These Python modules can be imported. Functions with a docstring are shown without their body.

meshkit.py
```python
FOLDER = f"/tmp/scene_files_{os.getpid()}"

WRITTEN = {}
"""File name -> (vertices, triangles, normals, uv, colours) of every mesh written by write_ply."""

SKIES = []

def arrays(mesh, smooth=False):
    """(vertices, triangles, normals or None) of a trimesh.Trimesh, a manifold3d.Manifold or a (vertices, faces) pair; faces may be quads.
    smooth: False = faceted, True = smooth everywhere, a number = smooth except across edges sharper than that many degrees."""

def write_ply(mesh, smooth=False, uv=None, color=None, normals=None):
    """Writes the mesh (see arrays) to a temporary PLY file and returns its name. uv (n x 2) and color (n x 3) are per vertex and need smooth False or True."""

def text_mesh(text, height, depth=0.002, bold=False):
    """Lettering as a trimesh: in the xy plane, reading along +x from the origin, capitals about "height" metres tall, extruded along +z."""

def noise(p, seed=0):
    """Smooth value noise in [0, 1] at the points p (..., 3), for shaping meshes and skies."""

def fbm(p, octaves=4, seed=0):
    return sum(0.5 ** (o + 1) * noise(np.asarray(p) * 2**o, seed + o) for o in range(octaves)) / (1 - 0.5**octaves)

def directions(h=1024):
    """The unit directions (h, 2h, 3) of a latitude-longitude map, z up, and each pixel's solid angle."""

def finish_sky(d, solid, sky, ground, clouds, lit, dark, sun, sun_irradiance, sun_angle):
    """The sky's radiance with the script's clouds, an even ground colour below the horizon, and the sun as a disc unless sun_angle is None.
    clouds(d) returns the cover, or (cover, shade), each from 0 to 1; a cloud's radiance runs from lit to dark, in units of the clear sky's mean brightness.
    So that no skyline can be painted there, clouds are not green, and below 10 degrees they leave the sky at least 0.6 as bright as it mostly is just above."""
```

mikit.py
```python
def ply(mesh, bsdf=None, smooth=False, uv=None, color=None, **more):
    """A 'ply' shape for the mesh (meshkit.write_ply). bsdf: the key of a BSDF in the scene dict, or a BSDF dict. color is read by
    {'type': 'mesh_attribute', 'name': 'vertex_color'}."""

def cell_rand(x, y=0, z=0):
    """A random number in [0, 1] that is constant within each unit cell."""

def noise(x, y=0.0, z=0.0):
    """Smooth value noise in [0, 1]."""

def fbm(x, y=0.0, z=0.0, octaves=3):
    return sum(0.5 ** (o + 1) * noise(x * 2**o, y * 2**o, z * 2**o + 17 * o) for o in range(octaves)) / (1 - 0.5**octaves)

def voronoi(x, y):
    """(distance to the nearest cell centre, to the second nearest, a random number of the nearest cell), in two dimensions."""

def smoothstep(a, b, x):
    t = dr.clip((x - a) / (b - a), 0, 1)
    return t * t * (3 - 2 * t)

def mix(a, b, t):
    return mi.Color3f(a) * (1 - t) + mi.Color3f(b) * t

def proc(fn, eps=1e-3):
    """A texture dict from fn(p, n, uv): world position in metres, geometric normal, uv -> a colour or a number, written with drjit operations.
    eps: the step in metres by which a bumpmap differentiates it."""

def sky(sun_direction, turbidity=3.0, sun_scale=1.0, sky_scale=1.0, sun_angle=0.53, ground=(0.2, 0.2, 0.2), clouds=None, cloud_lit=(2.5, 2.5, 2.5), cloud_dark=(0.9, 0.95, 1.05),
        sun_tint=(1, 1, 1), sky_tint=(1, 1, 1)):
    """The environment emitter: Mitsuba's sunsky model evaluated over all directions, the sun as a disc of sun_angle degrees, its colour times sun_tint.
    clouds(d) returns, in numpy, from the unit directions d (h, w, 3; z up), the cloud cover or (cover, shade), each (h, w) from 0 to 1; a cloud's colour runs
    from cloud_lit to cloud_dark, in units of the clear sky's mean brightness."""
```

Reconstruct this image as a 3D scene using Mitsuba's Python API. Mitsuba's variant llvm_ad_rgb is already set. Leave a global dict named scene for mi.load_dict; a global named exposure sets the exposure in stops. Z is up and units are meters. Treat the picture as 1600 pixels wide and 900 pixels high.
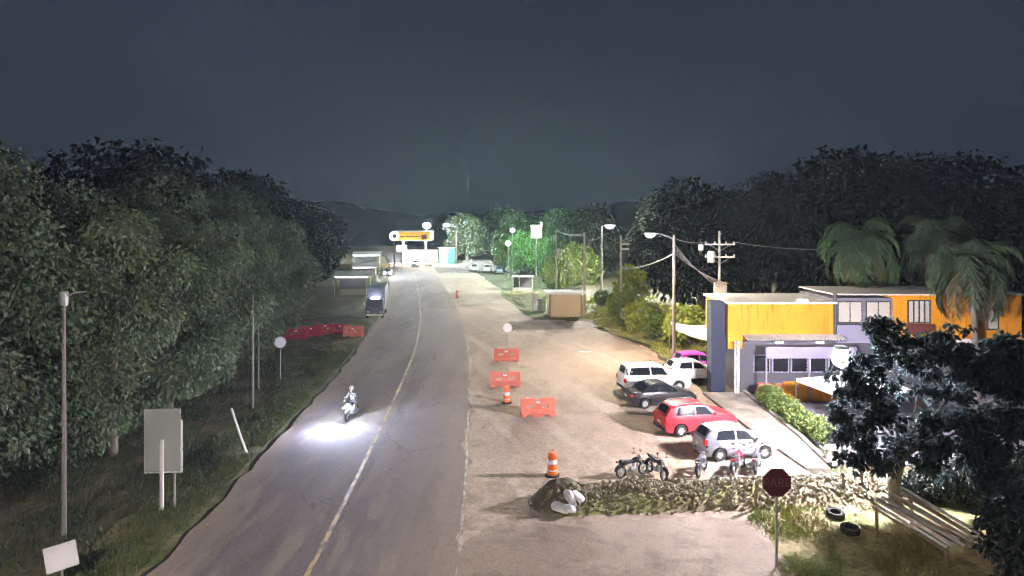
import math, random
import numpy as np
import trimesh
import manifold3d as m3
import drjit as dr
import mitsuba as mi
import mikit
import meshkit
from mikit import noise, fbm, voronoi, smoothstep, mix
from scipy.interpolate import PchipInterpolator, CubicSpline

T = mi.ScalarTransform4f
scene, labels = {}, {}
rng = np.random.default_rng(11)
random.seed(11)

# ------------------------------------------------------------------ camera, sky, lamps' strengths, exposure
F_PX, CAM_H, HORIZON = 1030.0, 11.2, 350.0           # focal length in photo pixels, height of the camera mast, horizon row
exposure = 1.05
scene['camera'] = {'type': 'perspective', 'fov': math.degrees(2 * math.atan(800 / F_PX)), 'fov_axis': 'x',
                   'principal_point_offset_y': 100 / 900, 'near_clip': 0.1, 'far_clip': 4000.0,
                   'to_world': T().look_at(origin=[0, 0, CAM_H], target=[0, 10, CAM_H], up=[0, 0, 1]),
                   'medium': {'type': 'ref', 'id': 'night_air'}}


def night_cloud(d):
    s = meshkit.fbm(d * np.array([2.2, 2.2, 4.0]) + 3.0, 4, 5)
    return np.ones(d.shape[:2]), np.clip((s - 0.3) * 2.2, 0, 1)


SKY = 0.335
scene['sky'] = mikit.sky((0.3, -0.9, 0.12), turbidity=3, sun_scale=0.0, sky_scale=SKY, clouds=night_cloud,
                         cloud_lit=(0.66, 0.98, 1.62), cloud_dark=(0.40, 0.60, 1.06), ground=(0.08, 0.08, 0.08))
scene['sky']['sampling_weight'] = 20.0
WARM, NEUT, COOL = np.array([1.0, 0.83, 0.63]), np.array([1.0, 0.86, 0.76]), np.array([0.95, 0.90, 1.0])
LAMP_LOT, LAMP_NEAR, YARD = 2000.0, 4000.0, 1650.0
HAZE = 0.00062


# ------------------------------------------------------------------ helpers
def G(px, py):
    """Ground point (x, y) that stands at this pixel of the photograph."""
    y = F_PX * CAM_H / (py - HORIZON)
    return (px - 800) / F_PX * y, y


def number(name):
    if name not in scene and not any(k.startswith(name + '__') for k in scene):
        return name
    i = 1
    while f'{name}_{i:03d}' in scene or any(k.startswith(f'{name}_{i:03d}__') for k in scene):
        i += 1
    return f'{name}_{i:03d}'


class Proto:
    """A kind of thing: its parts in local coordinates, to be placed any number of times."""

    def __init__(self):
        self.parts, self.names = [], set()

    def add(self, name, mesh, mat, parent='', smooth=False, **more):
        base = (parent + '__' if parent else '') + name
        key, i = base, 0
        while key in self.names:
            i += 1
            key = f'{base}_{i:03d}'
        self.names.add(key)
        self.parts.append((key, mikit.ply(mesh, mat, smooth=smooth, **more)))
        return key

    def place(self, name, label, cat, loc=(0, 0, 0), rz=0.0, group=None, swap=None, kind=None, tilt=0.0, scale=1.0, part_labels=None):
        key = number(name)
        m = T().translate(list(map(float, loc))).rotate([0, 0, 1], float(rz))
        if tilt:
            m = m.rotate([1, 0, 0], float(tilt))
        if scale != 1.0:
            m = m.scale(float(scale))
        for rel, d in self.parts:
            d = {**d, 'to_world': m}
            if swap and d['bsdf']['id'] in swap:
                d['bsdf'] = {'type': 'ref', 'id': swap[d['bsdf']['id']]}
            scene[key + ('__' + rel if rel else '')] = d
        lab = {'label': label, 'category': cat}
        if group: lab['group'] = group
        if kind: lab['kind'] = kind
        labels[key] = lab
        for rel, l in (part_labels or {}).items():
            labels[key + '__' + rel] = {'label': l}
        return key


def single(name, mesh, mat, label, cat, smooth=False, group=None, kind=None, **more):
    key = number(name)
    scene[key] = mikit.ply(mesh, mat, smooth=smooth, **more)
    labels[key] = {'label': label, 'category': cat}
    if group: labels[key]['group'] = group
    if kind: labels[key]['kind'] = kind
    return key


def structure(name, mesh, mat, label, smooth=False, **more):
    key = number(name)
    scene[key] = mikit.ply(mesh, mat, smooth=smooth, **more)
    labels[key] = {'label': label, 'category': name.split('_')[-1], 'kind': 'structure'}
    return key


def cat(*ms):
    ms = [m for m in ms if m is not None]
    return trimesh.util.concatenate(ms) if len(ms) > 1 else ms[0]


def box(x0, x1, y0, y1, z0, z1):
    m = trimesh.creation.box((x1 - x0, y1 - y0, z1 - z0))
    m.apply_translation(((x0 + x1) / 2, (y0 + y1) / 2, (z0 + z1) / 2))
    return m


def rbox(x0, x1, y0, y1, z0, z1, r=0.03, n=8):
    """A box with rounded edges: the hull of eight balls."""
    s = m3.Manifold.sphere(r, n)
    return tri(m3.Manifold.batch_hull([s.translate((x, y, z)) for x in (x0 + r, x1 - r) for y in (y0 + r, y1 - r) for z in (z0 + r, z1 - r)]))


def tri(m):
    k = m.to_mesh()
    return trimesh.Trimesh(k.vert_properties[:, :3], k.tri_verts, process=False)


def man(t):
    t = t.copy()
    t.merge_vertices()
    return m3.Manifold(m3.Mesh(np.asarray(t.vertices, np.float32), np.asarray(t.faces, np.uint32)))


def tube(pts, rad, n=8):
    """A tapered tube through the points, closed at both ends."""
    p = np.asarray(pts, float)
    r = np.broadcast_to(np.asarray(rad, float), (len(p),))
    d = np.gradient(p, axis=0)
    d /= np.linalg.norm(d, axis=1, keepdims=True)
    ref = np.array([1.0, 0, 0]) if abs(d[0][0]) < 0.8 else np.array([0, 1.0, 0])
    v, a = [], np.arange(n) * 2 * np.pi / n
    for k in range(len(p)):
        u = ref - d[k] * (ref @ d[k])
        u /= np.linalg.norm(u)
        ref = u
        w = np.cross(d[k], u)
        v.append(p[k] + r[k] * (np.cos(a)[:, None] * u + np.sin(a)[:, None] * w))
    v = np.vstack(v + [p[:1], p[-1:]])
    f, L = [], len(p)
    for k in range(L - 1):
        for i in range(n):
            j = (i + 1) % n
            f += [(k * n + i, k * n + j, (k + 1) * n + j), (k * n + i, (k + 1) * n + j, (k + 1) * n + i)]
    for i in range(n):
        j = (i + 1) % n
        f += [(L * n, j, i), (L * n + 1, (L - 1) * n + i, (L - 1) * n + j)]
    return trimesh.Trimesh(v, f, process=False)


def ball(c, r, sub=2):
    m = trimesh.creation.icosphere(subdivisions=sub)
    m.vertices = m.vertices * np.broadcast_to(r, 3) + np.asarray(c)
    return m


def lathe(profile, n=20):
    return trimesh.creation.revolve(np.asarray(profile, float), sections=n)


def turn(m, rx=0, ry=0, rz=0, at=(0, 0, 0)):
    m = m.copy()
    for ang, ax in ((rx, (1, 0, 0)), (ry, (0, 1, 0)), (rz, (0, 0, 1))):
        if ang:
            m.apply_transform(trimesh.transformations.rotation_matrix(math.radians(ang), ax))
    m.apply_translation(at)
    return m


def prism(poly, axis, a, b):
    """Extrude the 2-D polygon along the axis ('x': poly is (y, z); 'y': poly is (x, z); 'z': (x, y)) from a to b."""
    from shapely.geometry import Polygon
    m = trimesh.creation.extrude_polygon(Polygon(poly), b - a, engine='earcut')
    v = m.vertices.copy()
    if axis == 'z':
        m.vertices = np.c_[v[:, 0], v[:, 1], v[:, 2] + a]
    elif axis == 'x':
        m.vertices = np.c_[v[:, 2] + a, v[:, 0], v[:, 1]]
    else:
        m.vertices = np.c_[v[:, 0], v[:, 2] + a, v[:, 1]]
    if m.volume < 0:
        m.invert()
    return m


def sheet(poly, z, wob=0.0, step=0.5, seed=0):
    """A level sheet with an uneven outline."""
    from shapely.geometry import Polygon
    p = np.asarray(Polygon(poly).segmentize(step).exterior.coords)[:-1]
    if wob:
        q = np.c_[p * 0.9, np.zeros(len(p))]
        q2 = np.c_[p * 0.23, np.zeros(len(p)) + 5]
        p = p + wob * (np.c_[meshkit.fbm(q, 3, seed), meshkit.fbm(q + 50, 3, seed)] - 0.5) * 1.6 + wob * (np.c_[meshkit.fbm(q2, 2, seed + 9), meshkit.fbm(q2 + 50, 2, seed + 9)] - 0.5) * 2
    pg = Polygon(p).buffer(0)
    if pg.geom_type != 'Polygon':
        pg = max(pg.geoms, key=lambda g: g.area)
    v, f = trimesh.creation.triangulate_polygon(pg, engine='earcut')
    v3 = np.c_[v, np.full(len(v), z)]
    m = trimesh.Trimesh(v3, f, process=False)
    if m.face_normals[:, 2].mean() < 0:
        m.invert()
    return m


def ribbon(left, right, z, thick=0.0):
    """A strip between two polylines; thick > 0 gives it upright sides."""
    l, r = np.asarray(left, float), np.asarray(right, float)
    n = len(l)
    v = np.vstack([np.c_[l, np.full(n, z)], np.c_[r, np.full(n, z)]])
    f = []
    for i in range(n - 1):
        f += [(i, n + i, n + i + 1), (i, n + i + 1, i + 1)]
    if thick:
        v = np.vstack([v, np.c_[l, np.full(n, z - thick)], np.c_[r, np.full(n, z - thick)]])
        for i in range(n - 1):
            f += [(2 * n + i, i, i + 1), (2 * n + i, i + 1, 2 * n + i + 1), (n + i, 3 * n + i, 3 * n + i + 1), (n + i, 3 * n + i + 1, n + i + 1)]
    m = trimesh.Trimesh(v, f, process=False)
    if m.face_normals[:2 * (n - 1), 2].mean() < 0:
        m.invert()
    return m


# ------------------------------------------------------------------ materials
def M(name, col, rough=0.7, spec=0.3, metal=0.0, coat=0.0):
    c = col if isinstance(col, dict) else {'type': 'rgb', 'value': list(map(float, col))}
    scene['m_' + name] = {'type': 'twosided', 'b': {'type': 'principled', 'base_color': c, 'roughness': rough, 'specular': spec, 'metallic': metal, 'clearcoat': coat, 'clearcoat_gloss': 0.9}}


def P(name, fn, rough=0.85, spec=0.2, bump=None, depth=0.02, eps=5e-3, metal=0.0):
    inner = {'type': 'principled', 'base_color': mikit.proc(fn), 'roughness': rough, 'specular': spec, 'metallic': metal}
    if bump:
        inner = {'type': 'bumpmap', 'arbitrary': mikit.proc(bump, eps=eps), 'scale': depth, 'b': inner}
    scene['m_' + name] = {'type': 'twosided', 'b': inner}


def f_dirt(p, n, uv):
    a = fbm(p.x * 0.16, p.y * 0.10, 0, octaves=4)
    b = fbm(p.x * 1.3, p.y * 0.9, 4, octaves=4)
    c = fbm(p.x * 9, p.y * 9, 7, octaves=2)
    track = fbm(p.x * 1.1 + p.y * 0.35, p.y * 0.05, 2, octaves=3)
    col = mix((0.300, 0.230, 0.172), (0.365, 0.293, 0.232), smoothstep(0.3, 0.7, a))
    col = mix(col, (0.235, 0.178, 0.125), smoothstep(0.52, 0.72, b) * 0.6)
    col = mix(col, (0.40, 0.335, 0.27), smoothstep(0.56, 0.74, track) * 0.6)
    return col * (0.72 + 0.5 * c)


def f_soil(p, n, uv):
    b = fbm(p.x * 0.8, p.y * 0.8, 4, octaves=4)
    c = fbm(p.x * 7, p.y * 7, 7, octaves=2)
    return mix((0.055, 0.06, 0.03), (0.10, 0.085, 0.055), smoothstep(0.35, 0.7, b)) * (0.6 + 0.8 * c)


def f_verge(p, n, uv):
    b = fbm(p.x * 0.9, p.y * 0.9, 1, octaves=4)
    c = fbm(p.x * 10, p.y * 10, 7, octaves=2)
    return mix((0.075, 0.095, 0.035), (0.16, 0.145, 0.085), smoothstep(0.4, 0.68, b)) * (0.6 + 0.8 * c)


def f_yard(p, n, uv):
    b = fbm(p.x * 0.7, p.y * 0.7, 1, octaves=4)
    c = fbm(p.x * 8, p.y * 8, 7, octaves=3)
    return mix((0.16, 0.165, 0.055), (0.26, 0.215, 0.10), smoothstep(0.38, 0.62, b)) * (0.55 + 0.9 * c)


def f_asphalt(p, n, uv):
    a = fbm(p.x * 0.25, p.y * 0.06, 0, octaves=4)
    c = fbm(p.x * 26, p.y * 26, 7, octaves=2)
    d = fbm(p.x * 1.7, p.y * 0.35, 3, octaves=3)
    col = mix((0.128, 0.113, 0.119), (0.188, 0.168, 0.170), smoothstep(0.3, 0.7, a))
    col = mix(col, (0.205, 0.175, 0.15), smoothstep(0.50, 0.72, d) * 0.7)
    e = fbm(p.x * 0.9 + 3, p.y * 0.11, 5, octaves=3)
    col = mix(col, (0.070, 0.064, 0.066), smoothstep(0.56, 0.70, e) * 0.3)
    w1, w2, _ = voronoi(p.x * 0.33 + fbm(p.x, p.y, 1) * 0.5, p.y * 0.16)
    crack = 1 - smoothstep(0.0, 0.025, w2 - w1)
    col = mix(col, (0.04, 0.037, 0.036), crack * 0.55 * smoothstep(0.45, 0.6, a))
    across = p.x + 6.2 + 0.00072 * p.y * p.y            # metres right of the centre line
    dust = smoothstep(0.6, 5.4, across + 2.6 * (fbm(p.x * 0.5, p.y * 0.13, 9, octaves=4) - 0.5)) + 0.7 * smoothstep(-3.6, -5.0, across)
    col = mix(col, (0.25, 0.195, 0.15), dr.minimum(dust, 1.0) * 0.85)
    return col * (0.75 + 0.5 * c)


def f_sideroad(p, n, uv):
    a = fbm(p.x * 0.5, p.y * 0.35, 6, octaves=4)
    c = fbm(p.x * 18, p.y * 18, 7, octaves=2)
    col = mix((0.245, 0.19, 0.15), (0.32, 0.26, 0.21), smoothstep(0.35, 0.65, a))
    d = fbm(p.x * 1.9, p.y * 2.3, 2, octaves=3)
    return mix(col, (0.13, 0.10, 0.078), smoothstep(0.58, 0.72, d) * 0.35) * (0.75 + 0.5 * c)


def worn(paint, under, amount):
    def fn(p, n, uv):
        a = fbm(p.x * 5, p.y * 2.2, 2, octaves=4)
        return mix(paint, under, smoothstep(amount - 0.12, amount + 0.12, a))
    return fn


def f_concrete(p, n, uv):
    a = fbm(p.x * 0.8, p.y * 0.8, p.z * 0.8, octaves=4)
    c = fbm(p.x * 9, p.y * 9, p.z * 9, octaves=2)
    return mix((0.20, 0.175, 0.145), (0.29, 0.26, 0.215), smoothstep(0.35, 0.65, a)) * (0.8 + 0.4 * c)


def f_pole(p, n, uv):
    a = fbm(p.x * 5, p.y * 5, p.z * 0.9, octaves=3)
    return mix((0.26, 0.245, 0.22), (0.42, 0.40, 0.36), a)


def f_bark(p, n, uv):
    a = fbm(p.x * 9, p.y * 9, p.z * 1.7, octaves=3)
    return mix((0.09, 0.075, 0.055), (0.26, 0.22, 0.17), a)


def f_orange_wall(p, n, uv):
    a = fbm(p.x * 0.7, p.y, p.z * 1.1, octaves=4)
    s = fbm(p.x * 5, p.y, p.z * 0.5, octaves=3)
    return mix((0.66, 0.255, 0.014), (0.76, 0.31, 0.022), a) * (1 - 0.32 * smoothstep(0.55, 0.8, s))


def f_grey_wall(p, n, uv):
    a = fbm(p.x * 0.9, p.y * 0.9, p.z * 1.3, octaves=4)
    return mix((0.13, 0.125, 0.145), (0.22, 0.21, 0.235), a)


def f_rust(p, n, uv):
    a = fbm(p.x * 1.5, p.y * 1.5, p.z * 1.5, octaves=4)
    return mix((0.66, 0.58, 0.48), (0.40, 0.26, 0.16), smoothstep(0.5, 0.72, a))


def f_rock(p, n, uv):
    a = fbm(p.x * 3, p.y * 3, p.z * 3, octaves=4)
    return mix((0.13, 0.115, 0.075), (0.30, 0.26, 0.18), a)


def b_grain(p, n, uv):
    return fbm(p.x * 5, p.y * 5, p.z * 5, octaves=3)


P('dirt', f_dirt, bump=b_grain, depth=0.05)
P('soil', f_soil, bump=b_grain, depth=0.08)
P('verge', f_verge, bump=b_grain, depth=0.08)
P('yard', f_yard, bump=b_grain, depth=0.08)
P('asphalt', f_asphalt, rough=0.85, spec=0.12, bump=b_grain, depth=0.02)
P('sideroad', f_sideroad, bump=b_grain, depth=0.03)
P('line_white', worn((0.36, 0.32, 0.28), (0.22, 0.175, 0.138), 0.40), rough=0.6)
P('line_yellow', worn((0.36, 0.27, 0.12), (0.17, 0.148, 0.134), 0.50), rough=0.6)
P('concrete', f_concrete)
P('pole', f_pole)
M('pole_dark', (0.15, 0.14, 0.13), 0.7)
P('bark', f_bark)
P('orange_wall', f_orange_wall, rough=0.6)
P('grey_wall', f_grey_wall)
P('rust_sheet', f_rust, rough=0.5, spec=0.4)
P('rock', f_rock)
M('mud', (0.018, 0.016, 0.014), 0.5)  # near-black colour of the shadowed gap beside the road slab
M('wet_dark', (0.03, 0.03, 0.03), 0.9)
M('navy', (0.016, 0.02, 0.045), 0.6)
M('dim_wall', (0.10, 0.095, 0.11), 0.8)
M('stall_wall', (0.17, 0.17, 0.12), 0.8)
M('lavender', (0.30, 0.28, 0.37), 0.55)
M('white_paint', (0.76, 0.75, 0.72), 0.5)
M('dirty_white', (0.55, 0.53, 0.48), 0.7)
M('grey_metal', (0.33, 0.34, 0.35), 0.45, metal=0.4)
M('dark_metal', (0.06, 0.06, 0.065), 0.5)
M('black_plastic', (0.025, 0.025, 0.028), 0.55)
M('rubber', (0.02, 0.02, 0.02), 0.85)
M('glass_dark', (0.012, 0.014, 0.018), 0.07, spec=0.6)
M('curtain', (0.50, 0.46, 0.38), 0.9)
M('red_brown', (0.13, 0.04, 0.03), 0.6)
M('plastic_orange', (0.56, 0.155, 0.10), 0.55)
M('plastic_red', (0.30, 0.025, 0.05), 0.5)
M('drum_orange', (0.75, 0.14, 0.025), 0.5)
M('paint_silver', (0.27, 0.27, 0.32), 0.28, spec=0.6, metal=0.35, coat=0.8)
M('paint_red', (0.46, 0.018, 0.03), 0.3, spec=0.5, coat=0.8)
M('paint_black', (0.012, 0.012, 0.014), 0.22, spec=0.5, coat=1.0)
M('paint_white', (0.76, 0.76, 0.74), 0.3, spec=0.5, coat=0.8)
M('paint_magenta', (0.55, 0.07, 0.50), 0.35, spec=0.5, coat=0.6)
M('paint_blue_grey', (0.10, 0.12, 0.17), 0.35, spec=0.5, coat=0.6)
M('alloy', (0.62, 0.62, 0.63), 0.3, metal=0.6)
M('chrome', (0.7, 0.7, 0.72), 0.15, metal=0.9)
M('lamp_glass', (0.75, 0.77, 0.8), 0.1, spec=0.7)
M('tail_red', (0.40, 0.01, 0.015), 0.15, spec=0.6)
M('sign_maroon', (0.085, 0.018, 0.024), 0.45)
M('sign_letter', (0.13, 0.055, 0.06), 0.5)
M('sign_white', (0.70, 0.70, 0.72), 0.4)
M('sign_back', (0.30, 0.33, 0.315), 0.5)
M('canopy_yellow', (0.75, 0.42, 0.03), 0.5)
M('teal_wall', (0.03, 0.42, 0.36), 0.6)
M('kiosk_wall', (0.60, 0.44, 0.25), 0.7)
M('sack_white', (0.72, 0.72, 0.74), 0.75)
M('tarp_white', (0.78, 0.78, 0.76), 0.6)
M('wood', (0.24, 0.17, 0.10), 0.8)
M('skin', (0.36, 0.21, 0.14), 0.6)
M('jacket', (0.13, 0.14, 0.20), 0.8)
M('jeans', (0.06, 0.075, 0.12), 0.85)
M('helmet', (0.55, 0.55, 0.58), 0.25, spec=0.5)
M('porcelain', (0.45, 0.44, 0.42), 0.4)
M('wire', (0.30, 0.28, 0.25), 0.6)
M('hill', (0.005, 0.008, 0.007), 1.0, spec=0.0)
M('lens', (0.8, 0.8, 0.8), 0.4)
VC = {'type': 'mesh_attribute', 'name': 'vertex_color'}
scene['m_leaf'] = {'type': 'twosided', 'b': {'type': 'principled', 'base_color': VC, 'roughness': 0.55, 'specular': 0.25}}
scene['m_leaf_thin'] = {'type': 'principledthin', 'base_color': VC, 'roughness': 0.9, 'diff_trans': 0.9, 'spec_trans': 0.0, 'eta': 1.15}
scene['m_leaf_dark'] = {'type': 'twosided', 'b': {'type': 'principled', 'base_color': VC, 'roughness': 0.8, 'specular': 0.1}}
scene['m_vcol'] = {'type': 'twosided', 'b': {'type': 'principled', 'base_color': VC, 'roughness': 0.9, 'specular': 0.15}}


def glow(rgb, strength, weight=1.0):
    return {'type': 'area', 'radiance': {'type': 'rgb', 'value': [float(c * strength) for c in rgb]}, 'sampling_weight': float(weight)}


# ------------------------------------------------------------------ the setting: ground, road, lot
CL = CubicSpline([-40, 0, 10, 21.4, 34.9, 60.6, 96, 128, 186, 260, 400], [-6.0, -6.2, -6.3, -6.5, -7.1, -8.8, -13.5, -18.6, -29.5, -46, -84])
ys = np.concatenate([np.arange(-40, 60, 1.0), np.arange(60, 401, 4.0)])


def lane(off, y=ys):
    """A line along the road at the offset from its centre line."""
    x = CL(y)
    s = CL(y, 1)
    n = np.sqrt(1 + s * s)
    return np.c_[x + off / n, y - off * s / n]


structure('ground', sheet([(-900, -300), (900, -300), (900, 1600), (-900, 1600)], 0.0, step=4000), 'm_soil', 'dark soil and rough ground around the road and lot')
wob = meshkit.fbm(np.c_[ys * 0.8, ys * 0, ys * 0], 4, 3) - 0.5
left_edge = lane(-5.0)
left_edge[:, 0] += wob * 0.55
R_EDGE = 5.6
structure('grass_verge', ribbon(lane(-8.0) + np.c_[meshkit.fbm(np.c_[ys * 0.3, ys * 0, ys * 0 + 8], 3, 5) * 2 - 1, ys * 0], left_edge + [[-0.02, 0]], 0.004), 'm_verge', 'strip of thin grass left of the road')
structure('road', ribbon(left_edge, lane(R_EDGE), 0.10, thick=0.10), 'm_asphalt', 'grey asphalt road curving left into the distance')
shade_edge = left_edge.copy()
shade_edge[:, 0] -= 0.16 + 0.42 * np.clip(meshkit.fbm(np.c_[ys * 1.3, ys * 0, ys * 0 + 2], 4, 8) - 0.25, 0, 1)
structure('gutter', ribbon(shade_edge, left_edge - [[0.006, 0]], 0.008), 'm_mud', 'broken gutter along the left road edge, shadow of its gap painted dark')  # flat dark strip painted in for the shadow at the slab edge
structure('lot', sheet([(CL(-20) + R_EDGE - 0.9, -20)] + [tuple(p) for p in lane(R_EDGE - 0.9, np.arange(-18, 150, 3.0))] + [(-8, 150), (-3, 118), (1.5, 96), (2.5, 83), (8.5, 72), (12.0, 60), (12.6, 50), (12.6, 42), (13.4, 29.5), (24, 29), (24, -20)], 0.104, wob=0.5, seed=4), 'm_dirt', 'brown dirt parking lot right of the road')
structure('side_road', sheet([G(712, 1500), G(716, 900), G(722, 850), G(760, 822), G(900, 826), G(1100, 808), G(1175, 822), G(1195, 850), G(1235, 900), G(1500, 1500)], 0.110, wob=0.35, seed=7), 'm_sideroad', 'dusty side road meeting the main road')
ym = np.concatenate([np.arange(-20, 60, 1.0), np.arange(60, 200, 4.0)])
for off, w, mat, lab in ((0.0, 0.17, 'line_yellow', 'worn yellow centre line of the road'), (4.75, 0.12, 'line_white', 'worn white edge line on the right of the road')):
    structure('road_marking', ribbon(lane(off - w / 2, ym), lane(off + w / 2, ym), 0.1085 if off > 4 else 0.104), 'm_' + mat, lab)
Z0 = 0.104                                             # height of the lot

# pavement in front of the parked cars, kerb, patio, yard
walk = [(12.45, 43.0), (12.55, 40), (12.85, 34), (13.25, 29.6), (14.3, 29.6), (14.75, 34), (15.0, 40), (15.2, 43.0)]
wm = prism(walk, 'z', 0.02, 0.24)
structure('pavement', wm, 'm_concrete', 'pale concrete pavement between parked cars and hedge')
kl = np.array([(15.0, 43.0), (14.93, 40), (14.7, 34), (14.3, 30.0)])
structure('kerb', ribbon(kl + [[0.03, 0]], kl + [[0.28, 0]], 0.36, thick=0.36), 'm_concrete', 'raised kerb along the hedge')
structure('patio', sheet([(15.4, 43.2), (15.3, 34), (15.6, 30.5), (26, 30.5), (34, 43.2)], 0.05), 'm_grey_wall', 'grey paved patio in front of the orange building')
structure('yard', sheet([G(1195, 812), G(1260, 775), G(1420, 765), G(1600, 770), (20, 24), (20, 12), (11, 12), G(1262, 960), G(1232, 890), G(1200, 850)], 0.116, wob=0.4, seed=12), 'm_yard', 'dry grassy yard beside the side road')
structure('grass_bank', sheet([(12.6, 52), (12.4, 60), (9.2, 71), (7.5, 82), (11, 104), (40, 104), (40, 47.5), (16, 47.5)], 0.112, wob=0.5, seed=9), 'm_yard', 'rough grass bank behind the lamp pole')
structure('traffic_island', sheet([G(783, 462), G(830, 500), G(938, 503), G(925, 462), G(830, 440), G(790, 440)], 0.116, wob=0.3, seed=10), 'm_verge', 'grassy island around the kiosk')
structure('concrete_apron', sheet([G(818, 504), G(935, 503), G(940, 512), G(855, 517)], 0.122, wob=0.25, seed=10), 'm_concrete', 'pale concrete apron in front of the kiosk')


# hills behind everything
def hill_ridge(x0, x1, y, h, seed, depth=90):
    xs = np.linspace(x0, x1, 90)
    t = np.linspace(0, 1, 9)
    hh = h * (0.55 + 0.9 * meshkit.fbm(np.c_[xs * 0.012, xs * 0, xs * 0], 4, seed)) * np.sin(np.linspace(0, np.pi, 90)) ** 0.5
    v, f = [], []
    for k, tt in enumerate(t):
        z = hh * np.sin(tt * np.pi) + 1.2 * (meshkit.fbm(np.c_[xs * 0.12, xs * 0 + tt * 5, xs * 0], 3, seed) - 0.5)
        v.append(np.c_[xs, np.full(90, y + tt * depth) + 8 * meshkit.fbm(np.c_[xs * 0.03, xs * 0, xs * 0 + tt], 2, seed), z if 0 < k < 8 else z * 0 - 1])
    for k in range(8):
        for i in range(89):
            a = k * 90 + i
            f += [(a, a + 1, a + 91), (a, a + 91, a + 90)]
    return trimesh.Trimesh(np.vstack(v), f, process=False)


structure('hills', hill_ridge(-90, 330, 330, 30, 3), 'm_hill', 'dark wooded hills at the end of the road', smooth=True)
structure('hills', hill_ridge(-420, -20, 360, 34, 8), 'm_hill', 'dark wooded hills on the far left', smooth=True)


# ------------------------------------------------------------------ foliage
def leaf_mesh(p, axis, size, width, cols, fold=0.18, seed=0):
    r = np.random.default_rng(seed)
    n = len(p)
    a = axis / np.linalg.norm(axis, axis=1, keepdims=True)
    s = np.cross(a, r.normal(size=(n, 3)))
    s /= np.linalg.norm(s, axis=1, keepdims=True) + 1e-9
    up = np.cross(a, s)
    L = size[:, None]
    mid = p + 0.45 * L * a + fold * L * up * 0.5
    v = np.stack([p, mid + L * width * s, p + L * a, mid - L * width * s], 1).reshape(-1, 3)
    k = np.arange(n)[:, None] * 4
    f = np.hstack([k, k + 1, k + 2, k, k + 2, k + 3]).reshape(-1, 3)
    return trimesh.Trimesh(v, f, process=False), np.repeat(cols, 4, 0)


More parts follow.
